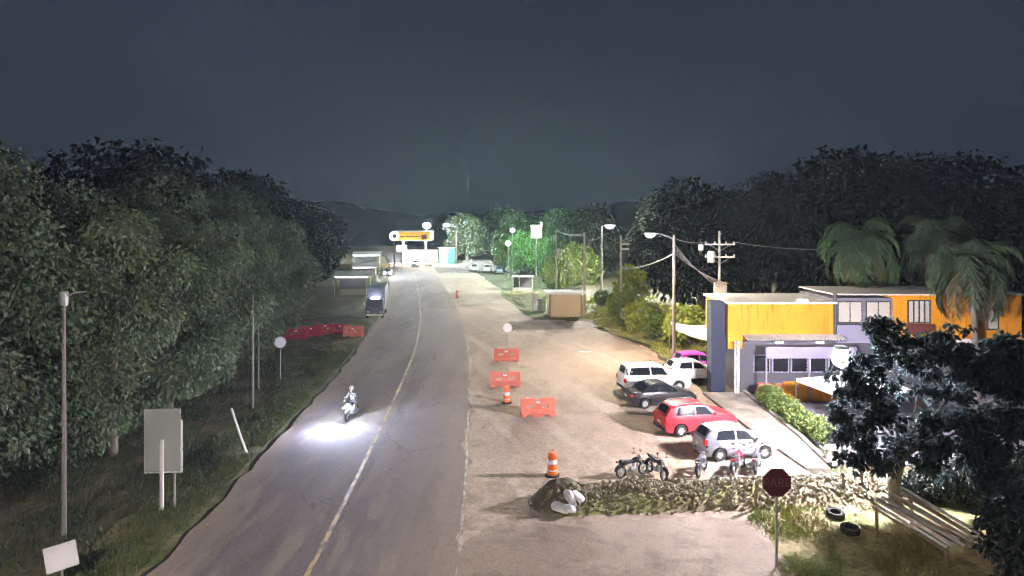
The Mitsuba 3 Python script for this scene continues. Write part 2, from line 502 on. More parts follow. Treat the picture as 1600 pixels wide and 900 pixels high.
def crown(clumps, n, size, base, seed, droop=0.5, width=0.22, var=0.35, shell=0.55):
    """Leaves spread through overlapping clumps (x, y, z, rx, ry, rz)."""
    r = np.random.default_rng(seed)
    c = np.asarray(clumps, float)
    vol = (c[:, 3] * c[:, 4] * c[:, 5]) ** (2 / 3)
    which = r.choice(len(c), n, p=vol / vol.sum())
    d = r.normal(size=(n, 3))
    d /= np.linalg.norm(d, axis=1, keepdims=True)
    rad = shell + (1 - shell) * r.random(n) ** 0.7
    rad *= 0.72 + 0.55 * meshkit.fbm(d * 2.2 + which[:, None] * 7.3, 3, seed)
    p = c[which, :3] + d * rad[:, None] * c[which, 3:]
    ax = d * 0.6 + r.normal(size=(n, 3)) * 0.55
    ax[:, 2] -= droop * 1.6
    tone = (1 + var * (meshkit.fbm(p * 0.55, 2, seed + 3) * 2 - 1) * 1.5)[:, None] * (0.72 + 0.56 * r.random((n, 1)))
    hue = 1 + (r.random((n, 3)) - 0.5) * np.array([0.35, 0.12, 0.3])
    return leaf_mesh(p, ax, size * (0.6 + 0.8 * r.random(n)), width, np.clip(np.asarray(base) * tone * hue, 0.004, 0.5), seed=seed)


def random_clumps(cx, cy, z0, z1, r, n, seed, squash=0.75):
    g = np.random.default_rng(seed)
    out = []
    for i in range(n):
        t = (i + 0.5) / n
        ang = i * 2.399 + g.random()
        z = z0 + (z1 - z0) * t
        rr = r * math.sin(math.pi * (0.18 + 0.74 * t)) * (0.45 + 0.5 * g.random())
        s = r * (0.34 + 0.22 * g.random())
        out.append((cx + rr * math.cos(ang), cy + rr * math.sin(ang), z, s, s, s * squash))
    return out


def trunk_mesh(h, r, clumps, seed, lean=0.4):
    g = np.random.default_rng(seed)
    k = np.linspace(0, 1, 7)
    px = np.c_[lean * k ** 1.5 * g.normal() + 0.12 * np.sin(k * 5 + seed), lean * k ** 1.5 * g.normal() + 0.1 * np.cos(k * 4), h * k]
    px[:, :2] -= px[0, :2]
    parts = [tube(px, r * (1.25 - 0.85 * k) + 0.25 * r * np.exp(-k * 18), 10)]
    for c in clumps[::2]:
        q = np.array(c[:3])
        t0 = min(0.95, 0.35 + 0.5 * g.random())
        s = np.array([np.interp(t0, k, px[:, i]) for i in range(3)])
        mid = (s + q) / 2 + [0, 0, -0.1 * np.linalg.norm(q - s)]
        tt = np.linspace(0, 1, 5)[:, None]
        parts.append(tube((1 - tt) ** 2 * s + 2 * tt * (1 - tt) * mid + tt ** 2 * q, r * np.linspace(0.42, 0.08, 5), 6))
    return cat(*parts)


def make_tree(h, r, z0, n_clumps, n_leaves, leaf, base, seed, droop=0.5, tr=0.22, var=0.35, width=0.22, squash=0.75, mat='m_leaf'):
    pr = Proto()
    cl = random_clumps(0, 0, z0, h - r * 0.3, r, n_clumps, seed, squash)
    pr.add('trunk', trunk_mesh(z0 + (h - z0) * 0.6, tr, cl, seed), 'm_bark', smooth=True)
    m, c = crown(cl, n_leaves, leaf, base, seed, droop, width, var)
    pr.add('crown', m, mat, color=c)
    return pr


# left-hand roadside trees
DG = (0.058, 0.078, 0.040)
tl = [make_tree(14.6, 5.2, 2.4, 17, 24000, 0.25, (0.070, 0.095, 0.058), 21, 0.55, 0.26, 0.75, 0.27, 0.85), make_tree(12.6, 4.6, 1.8, 14, 21000, 0.24, (0.080, 0.108, 0.058), 22, 0.6, 0.2, 0.75, 0.27, 0.85), make_tree(9.5, 3.9, 1.2, 12, 17000, 0.23, (0.080, 0.100, 0.062), 23, 0.5, 0.18, 0.75, 0.27, 0.85)]
left_trees = [(-22.3, 26.5, 0, 20, 'tall dense tree at the left edge beside the bracketed grey pole'),
              (-19.4, 32.0, 1, 80, 'leafy roadside tree behind the pale upright board'),
              (-20.6, 20.6, 2, 140, 'low spreading tree nearest the camera on the left verge'),
              (-25.5, 33.5, 0, 200, 'tall dark tree second from the left edge'),
              (-20.6, 39.5, 1, 260, 'drooping tree behind the leaning white post'),
              (-24.0, 44.5, 0, 310, 'tall tree whose crown tops the middle of the left tree row'),
              (-21.2, 50.0, 1, 10, 'tree behind the thin dark post and round sign'),
              (-25.0, 58.0, 0, 60, 'tall tree behind the red barrier row'),
              (-23.6, 66.0, 1, 120, 'farther tree beyond the red barrier row'),
              (-31.5, 40.0, 0, 100, 'dark tree set back behind the left tree row'),
              (-31.0, 28.5, 0, 150, 'dark tree at the far left behind the nearest ones')]
for x, y, k, rz, lab in left_trees:
    tl[k].place('roadside_tree', lab, 'tree', (x, y, 0), rz, 'trees along the left roadside')
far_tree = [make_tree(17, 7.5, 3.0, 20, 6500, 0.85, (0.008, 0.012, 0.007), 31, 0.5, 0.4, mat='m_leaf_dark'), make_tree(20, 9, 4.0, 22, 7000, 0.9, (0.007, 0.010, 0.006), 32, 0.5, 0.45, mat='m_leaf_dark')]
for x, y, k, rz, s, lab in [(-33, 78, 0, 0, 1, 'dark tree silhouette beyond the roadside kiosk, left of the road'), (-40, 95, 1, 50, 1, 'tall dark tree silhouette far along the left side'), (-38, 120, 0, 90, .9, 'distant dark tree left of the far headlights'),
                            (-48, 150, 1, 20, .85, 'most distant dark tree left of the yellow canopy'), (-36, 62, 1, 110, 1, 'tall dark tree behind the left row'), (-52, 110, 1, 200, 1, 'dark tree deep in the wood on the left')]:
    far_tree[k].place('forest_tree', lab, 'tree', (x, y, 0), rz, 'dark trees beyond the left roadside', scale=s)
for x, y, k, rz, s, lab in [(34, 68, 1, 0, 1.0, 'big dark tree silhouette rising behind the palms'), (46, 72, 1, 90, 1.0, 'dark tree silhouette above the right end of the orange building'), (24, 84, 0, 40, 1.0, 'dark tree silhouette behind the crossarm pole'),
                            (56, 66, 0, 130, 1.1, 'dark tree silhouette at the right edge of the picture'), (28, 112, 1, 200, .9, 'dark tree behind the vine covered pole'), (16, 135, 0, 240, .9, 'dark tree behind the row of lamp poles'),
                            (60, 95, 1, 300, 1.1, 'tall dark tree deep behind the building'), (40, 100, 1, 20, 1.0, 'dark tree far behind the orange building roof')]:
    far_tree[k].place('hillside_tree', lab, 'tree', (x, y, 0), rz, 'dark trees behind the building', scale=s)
lit = [make_tree(9.5, 4.4, 1.5, 18, 7000, 0.5, (0.060, 0.125, 0.035), 41, 0.4), make_tree(7.0, 3.6, 0.8, 14, 6000, 0.45, (0.090, 0.14, 0.025), 42, 0.4)]
for px, py, k, rz, s, lab in [(826, 430, 0, 0, 1.05, 'bright green tree lit by the white lamp box'), (880, 455, 1, 60, .95, 'yellowish green tree behind the orange kiosk'), (800, 424, 1, 80, 1.1, 'small green tree left of the white lamp box'),
                              (850, 432, 0, 200, .9, 'green tree right of the white lamp box'), (905, 446, 1, 140, 1.1, 'tree between the two kiosk poles')]:
    x, y = G(px, py)
    lit[k].place('lit_tree', lab, 'tree', (x, y + 2, 0), rz, scale=s)
for x, y, k, rz, s, lab in [(-14, 205, 0, 10, 1.6, 'green tree glowing right of the teal shop'), (2, 190, 0, 90, 1.6, 'dim green tree in the middle distance'), (14, 175, 0, 50, 1.7, 'dim tree behind the green lit ones'), (-3, 225, 0, 150, 1.9, 'faint tree at the end of the lot')]:
    lit[k].place('distant_tree', lab, 'tree', (x, y, 0), rz, scale=s)


def make_bush(r, h, n, leaf, base, seed, droop=0.1):
    pr = Proto()
    cl = random_clumps(0, 0, h * 0.2, h * 0.85, r, 8, seed, 0.9)
    g = np.random.default_rng(seed)
    pr.add('stem', cat(*[tube([(0, 0, 0), np.array(c[:3]) * 0.5, c[:3]], [0.04, 0.03, 0.012], 5) for c in cl]), 'm_bark')
    m, c = crown(cl, n, leaf, base, seed, droop)
    pr.add('foliage', m, 'm_leaf', color=c)
    return pr


YG = (0.29, 0.34, 0.05)
bush = [make_bush(1.7, 2.4, 2200, 0.30, YG, 51), make_bush(1.3, 1.6, 1700, 0.26, (0.11, 0.15, 0.035), 52), make_bush(1.0, 3.6, 1800, 0.28, (0.16, 0.20, 0.03), 53)]
for px, py, k, s, lab in [(985, 505, 2, 1.9, 'tall yellow-green climber tower beside the bare pole'), (1000, 520, 0, 1.2, 'bush at the foot of the green climber'), (960, 500, 0, 1.0, 'bush left of the bare pole'), (1020, 520, 1, 1.6, 'low bush between the climber and the lamp pole'),
                          (1085, 545, 0, 1.5, 'bright bush left of the crossarm pole'), (1105, 540, 0, 1.3, 'bush beside the navy pillar'), (1065, 530, 2, 0.95, 'upright bush behind the white tarpaulin'), (945, 480, 1, 1.2, 'bush behind the kiosk corner'), (1035, 535, 1, 1.3, 'bush left of the lamp pole')]:
    x, y = G(px, py)
    bush[k].place('bush', lab, 'bush', (x, y, 0.1), px % 360, scale=s)
hedge_cl = [(15.55 + 0.25 * math.sin(i * 1.7), 33.2 + i * 0.82, 0.75 + 0.15 * math.cos(i * 2.3), 0.55, 0.62, 0.6) for i in range(10)]
m, c = crown(hedge_cl, 6500, 0.17, (0.13, 0.18, 0.045), 61, 0.1)
pr = Proto()
pr.add('foliage', m, 'm_leaf', color=c)
pr.add('stem', cat(*[tube([(q[0], q[1], 0.05), q[:3]], [0.03, 0.015], 5) for q in hedge_cl]), 'm_bark')
pr.place('hedge', 'clipped green hedge along the pavement kerb', 'hedge')
pr = make_bush(0.55, 1.0, 350, 0.30, (0.30, 0.32, 0.03), 63)
pr.place('shrub', 'bright yellow-green shrub in front of the orange barrier', 'shrub', (15.9, 40.3, 0.1))

# big dark tree on the right, between the camera and the yard light
cl = [(14.2, 25.4, 3.7, 1.5, 1.0, 1.3), (15.9, 25.3, 4.6, 1.6, 1.1, 1.2), (17.9, 25.0, 5.2, 2.0, 1.4, 1.4), (20.2, 24.6, 5.2, 2.2, 1.5, 1.5), (13.4, 25.4, 2.3, 1.0, .8, 1.0), (15.3, 24.8, 2.2, 1.4, 1.0, 1.1), (17.9, 24.2, 2.6, 2.0, 1.4, 1.5),
      (20.6, 23.8, 2.6, 2.2, 1.5, 1.7), (13.9, 25.5, 5.0, 0.7, 0.6, 0.8), (17.6, 22.6, 1.6, 1.3, 1.2, 0.9), (18.4, 20.6, 1.5, 1.6, 1.3, 1.1), (22.2, 23.6, 4.0, 1.9, 1.5, 1.8), (16.4, 20.2, 1.5, 1.0, 1.0, 0.7), (14.6, 25.3, 1.5, .8, .8, .7),
      (16.2, 25.6, 6.0, .9, .8, .9), (18.2, 25.4, 6.7, 1.2, .9, .8), (20.4, 24.8, 6.6, 1.5, 1.1, .9), (14.7, 25.8, 5.8, .5, .5, .6), (20.5, 20.5, 2.6, 1.8, 1.5, 1.8), (16.6, 25.4, 3.3, 1.0, .8, .9)]
pr = Proto()
cl = [(a, b, min(c * 1.05 + 0.6, 7.0 - g_), e, f_, g_) if b > 23 else (a, b, c, e, f_, g_) for a, b, c, e, f_, g_ in cl]
cl += [(13.0, 25.5, 5.3, .8, .7, .8), (13.2, 25.6, 3.9, .9, .7, .9), (14.4, 25.4, 6.9, .9, .7, .8), (14.3, 25.3, 2.6, .9, .7, .8), (13.1, 25.4, 2.2, .6, .5, .6), (16.6, 25.2, 6.6, 1.2, .9, .9), (19.4, 24.6, 3.4, 1.6, 1.2, 1.5), (21.5, 24.4, 5.6, 1.6, 1.2, 1.5), (18.4, 24.6, 6.0, 1.5, 1.1, 1.2)]
cl = [q for q in cl if not (q[1] > 23 and q[2] < 2.2 and q[0] < 16)] + [(15.2, 25.0, 2.9, 1.2, .9, 1.0), (16.8, 24.8, 2.3, 1.2, .9, 1.0), (18.6, 24.4, 1.9, 1.5, 1.1, 1.2), (14.2, 25.4, 4.4, 1.0, .8, .9), (20.6, 24.0, 1.6, 1.5, 1.1, 1.2)]
tr = [tube([(15.1, 25.9, 0), (15.0, 25.9, 1.0), (15.2, 25.7, 2.2), (15.9, 25.4, 4.0)], [0.28, 0.22, 0.17, 0.10], 10), tube([(18.8, 25.0, 0), (18.6, 25.0, 1.3), (18.7, 24.8, 3.0), (18.3, 25.0, 4.8)], [0.22, 0.19, 0.14, 0.08], 10)]
for q in cl[:7]:
    k, e = np.linspace(0, 1, 7)[:, None], np.array(q[:3])
    p0 = np.array((15.15, 25.75, 1.9 + 0.2 * (q[0] % 1)))
    tr.append(tube(p0 + (e - p0) * k + np.array([.25, .1, .5]) * np.sin(k * np.pi) + .12 * np.sin(k * 9 + q[0] * 5) * k, np.linspace(.085, .015, 7), 6))
pr.add('trunk', cat(*tr), 'm_bark', smooth=True)
g = np.random.default_rng(72)                          # leafy twigs: small clumps of their own, with gaps between them
tw = []
for q in cl:
    for i in range(11):
        d = g.normal(size=3)
        d *= (0.35 + 0.75 * g.random()) / np.linalg.norm(d)
        r_ = g.uniform(.18, .42)
        tw.append((q[0] + d[0] * q[3], q[1] + d[1] * q[4], max(.3, q[2] + d[2] * q[5]), r_ * q[3] * .8, r_ * q[4] * .8, r_ * q[5] * .8))
m, c = crown(tw, 30000, 0.25, (0.022, 0.029, 0.030), 71, 0.5, width=0.28, shell=0.25)
pr.add('crown', m, 'm_leaf_thin', color=c)
pr.place('dark_tree', 'large dark broad-leaved tree in front of the yard light at right', 'tree')


# palms
def frond(L, elev, seed):
    """An arching feather leaf that leaves the trunk along +x at this elevation."""
    g = np.random.default_rng(seed)
    n, a, p = 14, math.radians(elev), np.zeros(3)
    spine = [p]
    for k in range(n - 1):
        p = p + np.array([math.cos(a), 0, math.sin(a)]) * L / (n - 1)
        spine.append(p)
        a -= math.radians(4 + 10.0 * max(0.0, math.cos(a)) + 4.0 * k / n)
    spine = np.array(spine)
    t = np.linspace(0, 1, n)
    parts = [tube(spine, np.linspace(0.045, 0.008, n), 5)]
    q = np.repeat(np.linspace(0.14, 0.99, 46), 2)
    p = np.c_[[np.interp(q, t, spine[:, i]) for i in range(3)]].T
    side = np.tile([1.0, -1.0], 46)
    dirx = np.c_[[np.interp(q, t, np.gradient(spine[:, i])) for i in range(3)]].T
    dirx /= np.linalg.norm(dirx, axis=1, keepdims=True)
    ax = dirx * 0.55 + np.c_[np.zeros(92), side * 0.75, -0.35 - 0.7 * g.random(92)]
    m, _ = leaf_mesh(p, ax, (L * 0.23 * np.sin(np.pi * (0.16 + 0.72 * q)) + 0.12) * (0.75 + 0.5 * g.random(92)), 0.032, np.zeros((92, 3)), seed=seed)
    return cat(*parts, m)


def make_palm(h, n, L, seed, base, lean):
    pr = Proto()
    g = np.random.default_rng(seed)
    k = np.linspace(0, 1, 9)
    pr.add('trunk', tube(np.c_[lean * k ** 2, 0 * k, h * k], 0.22 - 0.08 * k + 0.012 * (np.arange(9) % 2), 10), 'm_bark', smooth=True)
    for i in range(n):
        u = (i + 0.5) / n
        m = turn(frond(L * (0.8 + 0.35 * g.random()), 84 - 92 * u ** 1.2 + g.normal() * 6, seed + i), rz=i * 137.5 + g.normal() * 8, at=(lean, 0, h))
        tone = (0.6 + 0.7 * g.random()) * (1 if u < 0.8 else np.array([1.5, 0.9, 0.8]))
        pr.add('frond', m, 'm_leaf', color=np.tile(np.asarray(base) * tone, (len(m.vertices), 1)))
    return pr


pa = make_palm(9.6, 26, 4.1, 81, (0.060, 0.105, 0.045), 0.7)
pb = make_palm(8.3, 26, 3.8, 91, (0.050, 0.072, 0.038), 0.6)
pa.place('palm_tree', 'palm with a pale curved trunk above the grey windows', 'palm tree', (25.2, 48.6, 0), 20)
pb.place('palm_tree', 'shaggy palm in front of the right end of the orange building', 'palm tree', (29.6, 42.0, 0), 200)
pb.place('palm_tree', 'dim palm rising behind the shaggy one', 'palm tree', (33.0, 50.5, 0), 80, scale=1.15)


cl = [(15.6, 20.2, 1.9, 1.3, 1.0, 1.2), (17.0, 20.4, 3.0, 1.6, 1.2, 1.5), (15.2, 19.2, .8, 1.0, .9, .8), (17.2, 19.4, 1.2, 1.3, 1.1, 1.2), (18.8, 20.4, 4.4, 1.6, 1.2, 1.6), (16.2, 18.0, .8, 1.2, 1.0, .8)]
pr = Proto()
pr.add('stem', cat(*[tube([(16.6, 20.0, 0), (np.array((16.6, 20.0, .3)) + np.array(q[:3])) / 2, q[:3]], [.08, .05, .02], 6) for q in cl]), 'm_bark')
m, c = crown(cl, 7000, 0.27, (0.016, 0.021, 0.020), 77, 0.6, width=0.26, shell=0.35)
pr.add('foliage', m, 'm_leaf', color=c)
pr.place('dark_shrub', 'dark overgrown shrub in the bottom right corner beside the lean-to', 'shrub')

cl = [(17.0, 26.6, .8, .9, .7, .8), (18.3, 26.3, 1.1, 1.2, .8, 1.0), (19.9, 26.0, 1.3, 1.3, .8, 1.1), (21.4, 25.8, 1.5, 1.3, .8, 1.2), (16.3, 27.0, .5, .6, .5, .5)]
pr = Proto()  # low shrubs added to darken the overlit part of the yard
pr.add('stem', cat(*[tube([(q[0], q[1], 0), (q[0] + .05, q[1], q[2] / 2), q[:3]], [.06, .04, .02], 6) for q in cl]), 'm_bark')
m, c = crown(cl, 6000, 0.22, (0.022, 0.03, 0.024), 78, 0.4, width=0.26, shell=0.35)
pr.add('foliage', m, 'm_leaf', color=c)
pr.place('dark_shrub', 'row of low dark shrubbery added behind the dark tree to darken the overlit yard', 'shrub')


def grass(poly, n, h, base, seed, z=0.0):
    from shapely.geometry import Polygon
    import shapely
    g = np.random.default_rng(seed)
    pg = Polygon(poly)
    x0, y0, x1, y1 = pg.bounds
    p = np.c_[g.uniform(x0, x1, n * 3), g.uniform(y0, y1, n * 3)]
    p = p[shapely.contains_xy(pg, p[:, 0], p[:, 1])][:n]
    dens = meshkit.fbm(np.c_[p * 0.8, np.zeros(len(p))], 3, seed)
    keep = g.random(len(p)) < np.clip((dens - 0.28) * 3.0, 0.06, 1)
    p, dens = p[keep], dens[keep]
    k = len(p)
    ax = np.c_[g.normal(size=(k, 2)) * 0.45, np.ones(k)]
    tone = (0.6 + 0.8 * g.random((k, 1))) * (1 + (g.random((k, 3)) - 0.5) * [0.5, 0.15, 0.2])
    return leaf_mesh(np.c_[p, np.full(k, z)], ax, h * (0.4 + 1.0 * g.random(k)) * (0.5 + dens), 0.055, np.asarray(base) * tone, seed=seed)


for nm, poly, n, h, base, seed, z, lab in [
        ('grass', [tuple(p) for p in lane(-7.9, np.arange(17, 60, 3.0))] + [tuple(p) for p in lane(-5.45, np.arange(17, 60, 3.0))[::-1]], 42000, 0.15, (0.095, 0.115, 0.045), 1, 0.0, 'short grass on the left verge'),
        ('grass', [G(1165, 815), G(1195, 795), G(1260, 800), G(1300, 850), G(1330, 960), G(1238, 960), G(1205, 860)], 9000, 0.13, (0.19, 0.24, 0.05), 2, 0.11, 'bright green grass beside the stop sign'),
        ('grass', [G(1210, 800), G(1260, 775), G(1400, 770), (15, 24), (14, 20), (10.5, 20)], 9000, 0.16, (0.22, 0.20, 0.06), 3, 0.11, 'dry yellow grass in the yard'),
        ('grass', [(12.8, 53), (12.4, 60), (9.2, 71), (8.0, 82), (11, 100), (22, 100), (20, 53)], 22000, 0.30, (0.34, 0.35, 0.06), 4, 0.1, 'rough lit grass on the bank'),
        ('grass', [G(783, 462), G(830, 499), G(938, 501), G(925, 462), G(830, 440)], 6000, 0.25, (0.19, 0.21, 0.05), 5, 0.1, 'grass on the island around the kiosk'),
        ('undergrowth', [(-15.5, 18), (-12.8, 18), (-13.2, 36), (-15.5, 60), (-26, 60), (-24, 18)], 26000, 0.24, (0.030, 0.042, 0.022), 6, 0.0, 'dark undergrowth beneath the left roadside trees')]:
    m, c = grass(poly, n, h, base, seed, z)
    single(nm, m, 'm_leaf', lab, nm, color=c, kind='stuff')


# ------------------------------------------------------------------ street lamps, poles, wires
def lamp_head(rot=0, arm=2.0):
    """Housing and lens of a street lamp whose arm reaches along +x; origin at the arm's root."""
    hs = ball((0, 0, 0), (0.42, 0.18, 0.11), 2)
    hs.vertices[:, 2] = np.maximum(hs.vertices[:, 2], -0.01)
    ln = ball((0, 0, 0), (0.32, 0.16, 0.24), 2)
    ln.vertices[:, 2] = np.minimum(ln.vertices[:, 2], 0.0)
    return hs, ln


def make_lamp(h, arm, strength, col, weight, r=0.16, crossarm=False, size=1.0):
    pr = Proto()
    k = np.linspace(0, 1, 8)
    pr.add('pole', tube(np.c_[0 * k, 0 * k, h * k], r * (1 - 0.42 * k), 12), 'm_pole', smooth=True)
    a = np.linspace(0, 1, 6)
    pr.add('arm', tube(np.c_[arm * a, 0 * a, h - 0.35 + 0.45 * np.sin(a * np.pi / 2)], 0.045, 8), 'm_grey_metal', smooth=True)
    hs, ln = lamp_head()
    hs.vertices *= size
    ln.vertices *= size
    at = (arm + 0.36 * size, 0, h + 0.10)
    pr.add('housing', turn(hs, at=at), 'm_grey_metal', smooth=True)
    pr.add('lens', turn(ln, at=(at[0], 0, at[2] - 0.012)), 'm_lens', smooth=True, emitter=glow(col, strength, weight))
    return pr


xB, yB = G(1053, 575)
make_lamp(10.35, 1.4, LAMP_LOT, WARM, 8, size=1.25).place('street_lamp', 'lit street lamp on the concrete pole nearest the parked cars', 'street lamp', (xB, yB, 0), 180, 'street lamps along the right side')
xA, yA = G(940, 465)
make_lamp(10.9, 0.5, 9500, np.array([1, .94, .82]), 5, 0.18, size=2.1).place('street_lamp', 'lit street lamp on the tall pole right of the kiosk', 'street lamp', (xA, yA, 0), 0, 'street lamps along the right side')
xF, yF = G(713, 412)
make_lamp(11.0, 1.8, 26000, np.array([.92, .98, 1]), 4, 0.2, size=2.6).place('street_lamp', 'lit street lamp at the far end beside the yellow canopy', 'street lamp', (xF, yF, 0), 180, 'street lamps along the right side')
make_lamp(10.5, 1.8, LAMP_NEAR, NEUT, 5).place('street_lamp', 'roadside street lamp left of the road, nearest the camera', 'street lamp', (-12.6, 5.0, 0), 0)

# yard light behind the dark tree: an upright lamp on a short post
pr = Proto()
pr.add('post', tube([(0, 0, 0), (0, 0, 2.5), (0, 0, 4.9)], [0.07, 0.06, 0.05], 10), 'm_grey_metal', smooth=True)
pr.add('cap', tube([(0, 0, 5.72), (0, 0, 5.82), (0, 0, 5.85)], [0.34, 0.3, 0.02], 14), 'm_grey_metal', smooth=True)
pr.add('lamp', ball((0, 0, 5.32), 0.41, 3), 'm_lens', smooth=True, emitter=glow(COOL, YARD, 10))
pr.place('yard_light', 'bright bluish white yard light glaring through the dark tree', 'yard light', (14.45, 28.9, 0))


def make_pole(h, r=0.17, mat='m_pole'):
    pr = Proto()
    k = np.linspace(0, 1, 8)
    pr.add('pole', tube(np.c_[0 * k, 0 * k, h * k], r * (1 - 0.42 * k), 12), mat, smooth=True)
    return pr


def insulator(x, y, z):
    return turn(lathe([(0, 0), (0.05, 0), (0.09, 0.05), (0.05, 0.09), (0.08, 0.13), (0.03, 0.2), (0, 0.2)], 10), at=(x, y, z))


def crossarm(pr, z, w):
    k = pr.add('crossarm', box(-w / 2, w / 2, -0.2, -0.08, z - 0.06, z + 0.06), 'm_dirty_white')
    for x in (-w / 2 + 0.08, -w / 6, w / 6 + 0.1, w / 2 - 0.08):
        pr.add('insulator', insulator(x, -0.14, z + 0.06), 'm_porcelain', parent=k)
    pr.add('brace', cat(tube([(-w * .35, -0.12, z - .05), (-.02, -.14, z - .55)], 0.02, 5), tube([(w * .35, -0.12, z - .05), (.02, -.14, z - .55)], 0.02, 5)), 'm_grey_metal', parent=k)


poles = {}
pr = make_pole(10.4)
pr.add('junction_box', rbox(0.12, 0.62, -0.2, 0.2, 6.4, 7.6), 'm_dirty_white')
pr.add('bracket', box(-0.45, -0.05, -0.12, 0.12, 8.8, 9.6), 'm_dirty_white')
poles['k1'] = (*G(869, 470), 10.3)
pr.place('utility_pole', 'concrete pole with white boxes behind the kiosk roof', 'utility pole', (*poles['k1'][:2], 0))
pr = make_pole(10.2)
poles['k2'] = (*G(913, 490), 9.9)
pr.place('utility_pole', 'concrete pole standing at the right corner of the kiosk', 'utility pole', (*poles['k2'][:2], 0))
pr = make_pole(9.9, 0.15)
pr.add('bracket', cat(box(0.1, 0.9, -0.05, 0.05, 8.9, 9.02), box(0.1, 0.9, -0.05, 0.05, 8.35, 8.47)), 'm_dirty_white')
poles['k3'] = (*G(970, 507), 9.6)
pr.place('utility_pole', 'bare pole left of the green climber', 'utility pole', (*poles['k3'][:2], 0))
poles['lot'] = (xB, yB, 9.6)
pr = make_pole(10.6, 0.16)
crossarm(pr, 9.5, 2.5)
crossarm(pr, 8.45, 2.5)
pr.add('transformer', turn(lathe([(0, 0), (0.3, 0), (0.3, 0.85), (0.22, 0.95), (0, 0.95)], 16), at=(-0.75, -0.2, 8.0)), 'm_dirty_white', smooth=35)
pr.add('switch', rbox(-1.75, -1.4, -0.25, 0.05, 9.0, 9.5), 'm_dirty_white')
pr.add('meter_box', rbox(-0.55, 0.5, -0.42, -0.16, 5.4, 6.4), 'm_dirty_white')
pr.add('meter_box', rbox(-0.28, 0.3, -0.4, -0.16, 4.4, 5.35), 'm_dirty_white')
poles['x'] = (17.3, 55.0, 9.6)
pr.place('utility_pole', 'pole with two crossarms and transformer beside the orange building', 'utility pole', (17.3, 55.0, 0))


def wire(a, b, sag, r=0.02, n=14):
    t = np.linspace(0, 1, n)[:, None]
    p = np.asarray(a) * (1 - t) + np.asarray(b) * t
    p[:, 2] -= (4 * sag * t * (1 - t))[:, 0]
    return tube(p, r, 5)


def pt(k, dz=0.0, dx=0.0):
    return (poles[k][0] + dx, poles[k][1], poles[k][2] + dz)


WG = 'overhead cables between the poles'
single('overhead_cable', wire(pt('k1'), pt('k2', 0.0), 0.35, 0.09), 'm_wire', 'thick pale cable bundle sagging between the two kiosk poles', 'cable', group=WG)
single('overhead_cable', wire(pt('k2', -.3), (xA, yA, 9.4), 0.5, 0.03), 'm_wire', 'thin cable from the kiosk corner pole to the tall lamp', 'cable', group=WG)
single('overhead_cable', wire(pt('lot', -.7), pt('k3', -3.3), 0.4, 0.06), 'm_wire', 'cable dropping left from the lot lamp pole to the bare pole', 'cable', group=WG)
for i, dz in enumerate((0.1, -0.15, -0.4, -0.65)):
    single('overhead_cable', wire(pt('lot', dz), (16.4 + 0.25 * i, 52.0, 6.5 + 0.1 * i - 0.3), 0.35, 0.03), 'm_wire', ('topmost', 'second', 'third', 'lowest')[i] + ' of four cables falling right from the lot lamp pole', 'cable', group=WG)
single('overhead_cable', wire(pt('lot', 0.5), (17.3 - 1.1, 54.9, 9.7), 0.2, 0.03), 'm_wire', 'upper cable from the lot lamp pole to the crossarm pole', 'cable', group=WG)
single('overhead_cable', wire((18.4, 54.9, 9.7), (38, 62, 9.8), 0.8, 0.02), 'm_wire', 'faint cable running right from the crossarm pole', 'cable', group=WG)

# left side poles and signs
pr = make_pole(8.75, 0.085, 'm_pole_dark')
pr.add('bracket', tube([(0, 0, 8.55), (0.35, 0, 8.75), (0.8, 0, 8.8)], 0.03, 6), 'm_grey_metal', smooth=True)
pr.add('sleeve', turn(lathe([(0, 0), (0.13, 0), (0.13, 0.5), (0, 0.5)], 10), at=(0, 0, 8.3)), 'm_grey_metal')
pr.place('utility_pole', 'slim grey pole with a short bracket among the left trees', 'utility pole', (*G(100, 842), 0))
x, y = G(395, 638)
pr = make_pole(6.9, 0.085, 'm_pole_dark')
pr.place('utility_pole', 'thin dark post between the left trees and the round sign', 'utility pole', (x, y, 0))
pr = make_pole(6.0, 0.05, 'm_pole_dark')
pr.place('utility_pole', 'faint thin pole just behind the thin dark post', 'utility pole', (*G(404, 610), 0))


def disc_sign(r, h, post_r=0.035):
    pr = Proto()
    pr.add('post', tube([(0, 0.03, 0), (0, 0.03, h / 2), (0, 0.03, h + r * 0.8)], post_r, 8), 'm_grey_metal', smooth=True)
    pr.add('disc', turn(lathe([(0, 0), (r, 0), (r, 0.02), (0, 0.02)], 28), rx=90, at=(0, -0.01, h)), 'm_sign_white')
    pr.add('rim', turn(lathe([(r - 0.06, 0), (r, 0), (r, 0.008), (r - 0.06, 0.008), (r - 0.06, 0)], 28), rx=90, at=(0, -0.031, h)), 'm_dirty_white')
    return pr


